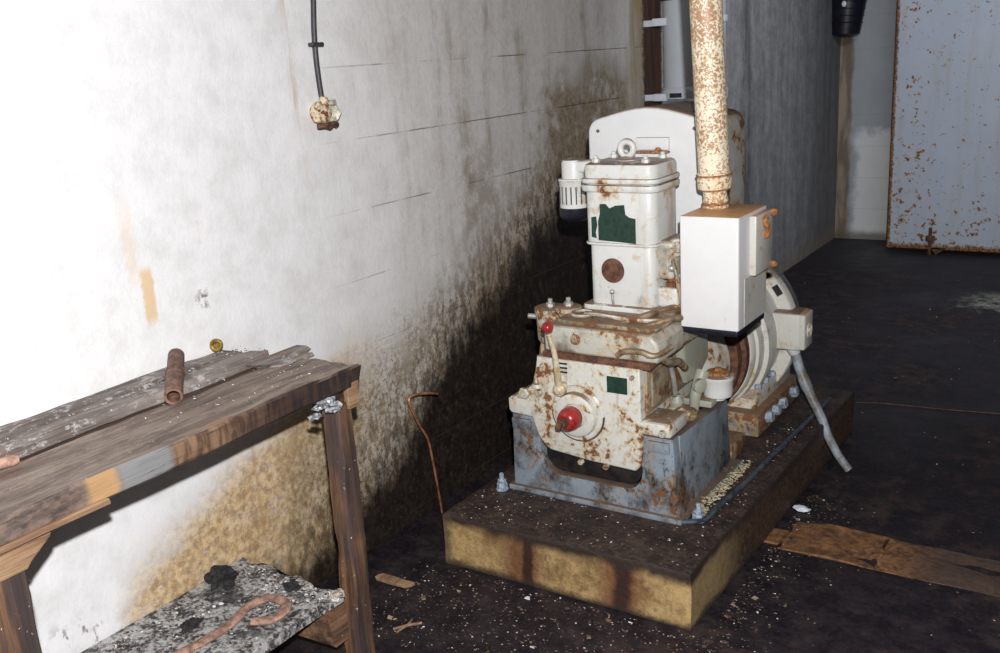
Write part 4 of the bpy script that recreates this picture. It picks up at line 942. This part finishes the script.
lump('charred_scrap', (-1.835, 1.64, 0.252), 0.018, 1.2, 1.1, 0.55, M['cloth'], 'small charred black scrap on the far right end of the shelf', 'scrap', 0.8, 5)
lump('black_clinker', (-1.93, 1.38, 0.253), 0.018, 0.8, 1.5, 0.6, M['cloth'], 'black clinker on the shelf left of the bent iron strap', 'clinker', 0.8, 8)
lump('pale_rubble', (-1.695, 1.665, 0.250), 0.018, 0.9, 1.3, 0.6, simple('pale_rubble_stone', (0.20, 0.15, 0.12), (0.66, 0.62, 0.58), 70, 0.9), 'lump of pale rubble at the shelf corner beside the far leg', 'rubble', 0.7, 9)
# crumpled foil jammed under the bench end
bm = NB(); rnd = random.Random(5)
for k in range(7):
    c = Vector((-1.700 + rnd.uniform(-0.02, 0.015), 1.70 + rnd.uniform(-0.035, 0.03), 0.768 + rnd.uniform(-0.018, 0.014)))
    add_ball(bm, c, rnd.uniform(0.008, 0.016), 1, rnd.uniform(1, 2.0), rnd.uniform(0.3, 0.8), 2, 0.8, k)
for v in bm.verts: v.co += 0.006 * noise.noise_vector(v.co * 90)
tag(build('crumpled_foil', bm, M['rag'], origin=(-1.70, 1.70, 0.755), angle=10), 'crumpled silvery foil jammed between bench top and far leg', 'foil')

# cable and rusted junction fitting on the wall
cd = thing('wall_cable', (-2.09, 2.235, 1.50), 'black cable clipped down the white wall to a rusted fitting', 'cable')
bm = NB(); add_tube(bm, [(-2.088, 2.250, ZC), (-2.088, 2.252, 2.2), (-2.088, 2.247, 1.90), (-2.088, 2.236, 1.78), (-2.088, 2.226, 1.70), (-2.088, 2.222, 1.62), (-2.088, 2.225, 1.54), (-2.086, 2.228, 1.49)], 0.0085, 12); build('sheath', bm, M['cable'], cd)
bm = NB(); add_box(bm, (-2.10, 2.205, 1.652), (-2.074, 2.247, 1.664), 0.003); add_ball(bm, (-2.082, 2.206, 1.658), 0.007); add_ball(bm, (-2.082, 2.246, 1.658), 0.007); build('cable_clip', bm, M['cable'], cd)
g = G('corroded_fitting'); nn = g.noise(60, 5, 0.7); c = g.mix(g.ss(nn, 0.44, 0.52), (0.30, 0.075, 0.03), (0.62, 0.56, 0.38)); c = g.mix(g.ss(g.noise(40, 3), 0.58, 0.62), c, (0.16, 0.05, 0.03)); g.bump(nn, 0.8, 0.006); M['fit'] = g.done(c, 0.6)
jf = thing('wall_junction', (-2.09, 2.22, 1.455), 'corroded cream and red junction fitting on the wall below the cable', 'junction fitting')
bm = NB(); add_lathe(bm, (-2.085, 2.212, 1.462), (1, -0.1, 0), [(-0.015, 0), (-0.015, 0.030), (0.010, 0.031), (0.020, 0.026), (0.026, 0.012), (0.026, 0)], 24)
add_cyl(bm, (-2.080, 2.228, 1.485), (-2.080, 2.228, 1.508), 0.017, 0.013, 18, 0.002); add_ball(bm, (-2.072, 2.196, 1.482), 0.014, 1, 1, 1, 2, 0.5, 2); add_ball(bm, (-2.075, 2.190, 1.445), 0.012, 1, 1.2, 1, 2, 0.5, 4)
for v in bm.verts: v.co += 0.004 * noise.noise_vector(v.co * 70)
build('body', bm, M['fit'], jf)
bm = NB(); add_lathe(bm, (-2.070, 2.246, 1.458), (0.9, -0.5, 0), [(-0.02, 0), (-0.02, 0.020), (0.006, 0.026), (0.012, 0.023), (0.012, 0.014), (0.006, 0)], 24); add_box(bm, (-2.085, 2.232, 1.482), (-2.055, 2.258, 1.497), 0.003)
for v in bm.verts: v.co += 0.003 * noise.noise_vector(v.co * 70)
build('outlet', bm, simple('pale_corroded_metal', (0.34, 0.30, 0.20), (0.66, 0.64, 0.55), 70, 0.4, 0.2, 0.6), jf)
bm = NB(); add_tube(bm, [(-2.07, 2.180, 1.428), (-2.055, 2.21, 1.424), (-2.06, 2.24, 1.428), (-2.07, 2.258, 1.426)], 0.0085, 8)
for v in bm.verts: v.co += 0.005 * noise.noise_vector(v.co * 80)
build('rusted_skirt', bm, M['rust'], jf)

# copper pipe sticking out behind the plinth corner
bm = NB(); add_tube(bm, [(-2.02, 2.585, 0.465), (-2.035, 2.53, 0.482), (-2.05, 2.475, 0.488), (-2.05, 2.460, 0.470), (-2.05, 2.480, 0.42), (-2.05, 2.505, 0.37), (-2.05, 2.545, 0.30), (-2.05, 2.56, 0.22), (-2.05, 2.575, 0.12), (-2.05, 2.590, 0.0)], 0.0042, 10)
tag(build('copper_pipe', bm, M['copper'], origin=(-2.05, 2.59, 0.0)), 'thin bent copper pipe standing against the dark wall left of the plinth', 'copper pipe')
# scraps on the floor
bm = NB(); add_beam(bm, (-1.95, 2.10, 0.0), (-1.83, 2.13, 0.012), 0, 0.004, 0.01, 0.03, 21); tag(build('wood_chip', bm, M['tanwood'], origin=(-1.89, 2.115, 0)), 'pale wood chip on the floor between far bench leg and plinth', 'wood chip')
bm = NB(); add_tube(bm, [(-1.72, 1.90, 0.006), (-1.69, 1.93, 0.010), (-1.665, 1.965, 0.006)], 0.004, 7); add_tube(bm, [(-1.70, 1.965, 0.008), (-1.69, 1.93, 0.012), (-1.70, 1.89, 0.006)], 0.003, 7)
tag(build('twig', bm, M['tanwood'], origin=(-1.69, 1.93, 0)), 'forked tan twig on the floor right of the far bench leg', 'twig')
bm = NB(); add_ball(bm, (-0.905, 3.16, 0.010), 0.020, 1.4, 0.8, 0.5, 2, 0.7, 4); tag(build('white_scrap', bm, M['lug'], origin=(-0.905, 3.16, 0), angle=10), 'white scrap on the black floor beside the brown floor strip', 'scrap')
bm = NB(); add_tube(bm, [(-1.00, 4.28, 0.012), (-0.90, 4.33, 0.006), (-0.60, 4.37, 0.004), (-0.30, 4.42, 0.004), (0.2, 4.46, 0.004)], 0.002, 6)
tag(build('thin_wire', bm, M['rust'], origin=(-0.4, 4.4, 0)), 'thin reddish wire lying across the dark floor beyond the plinth', 'wire')
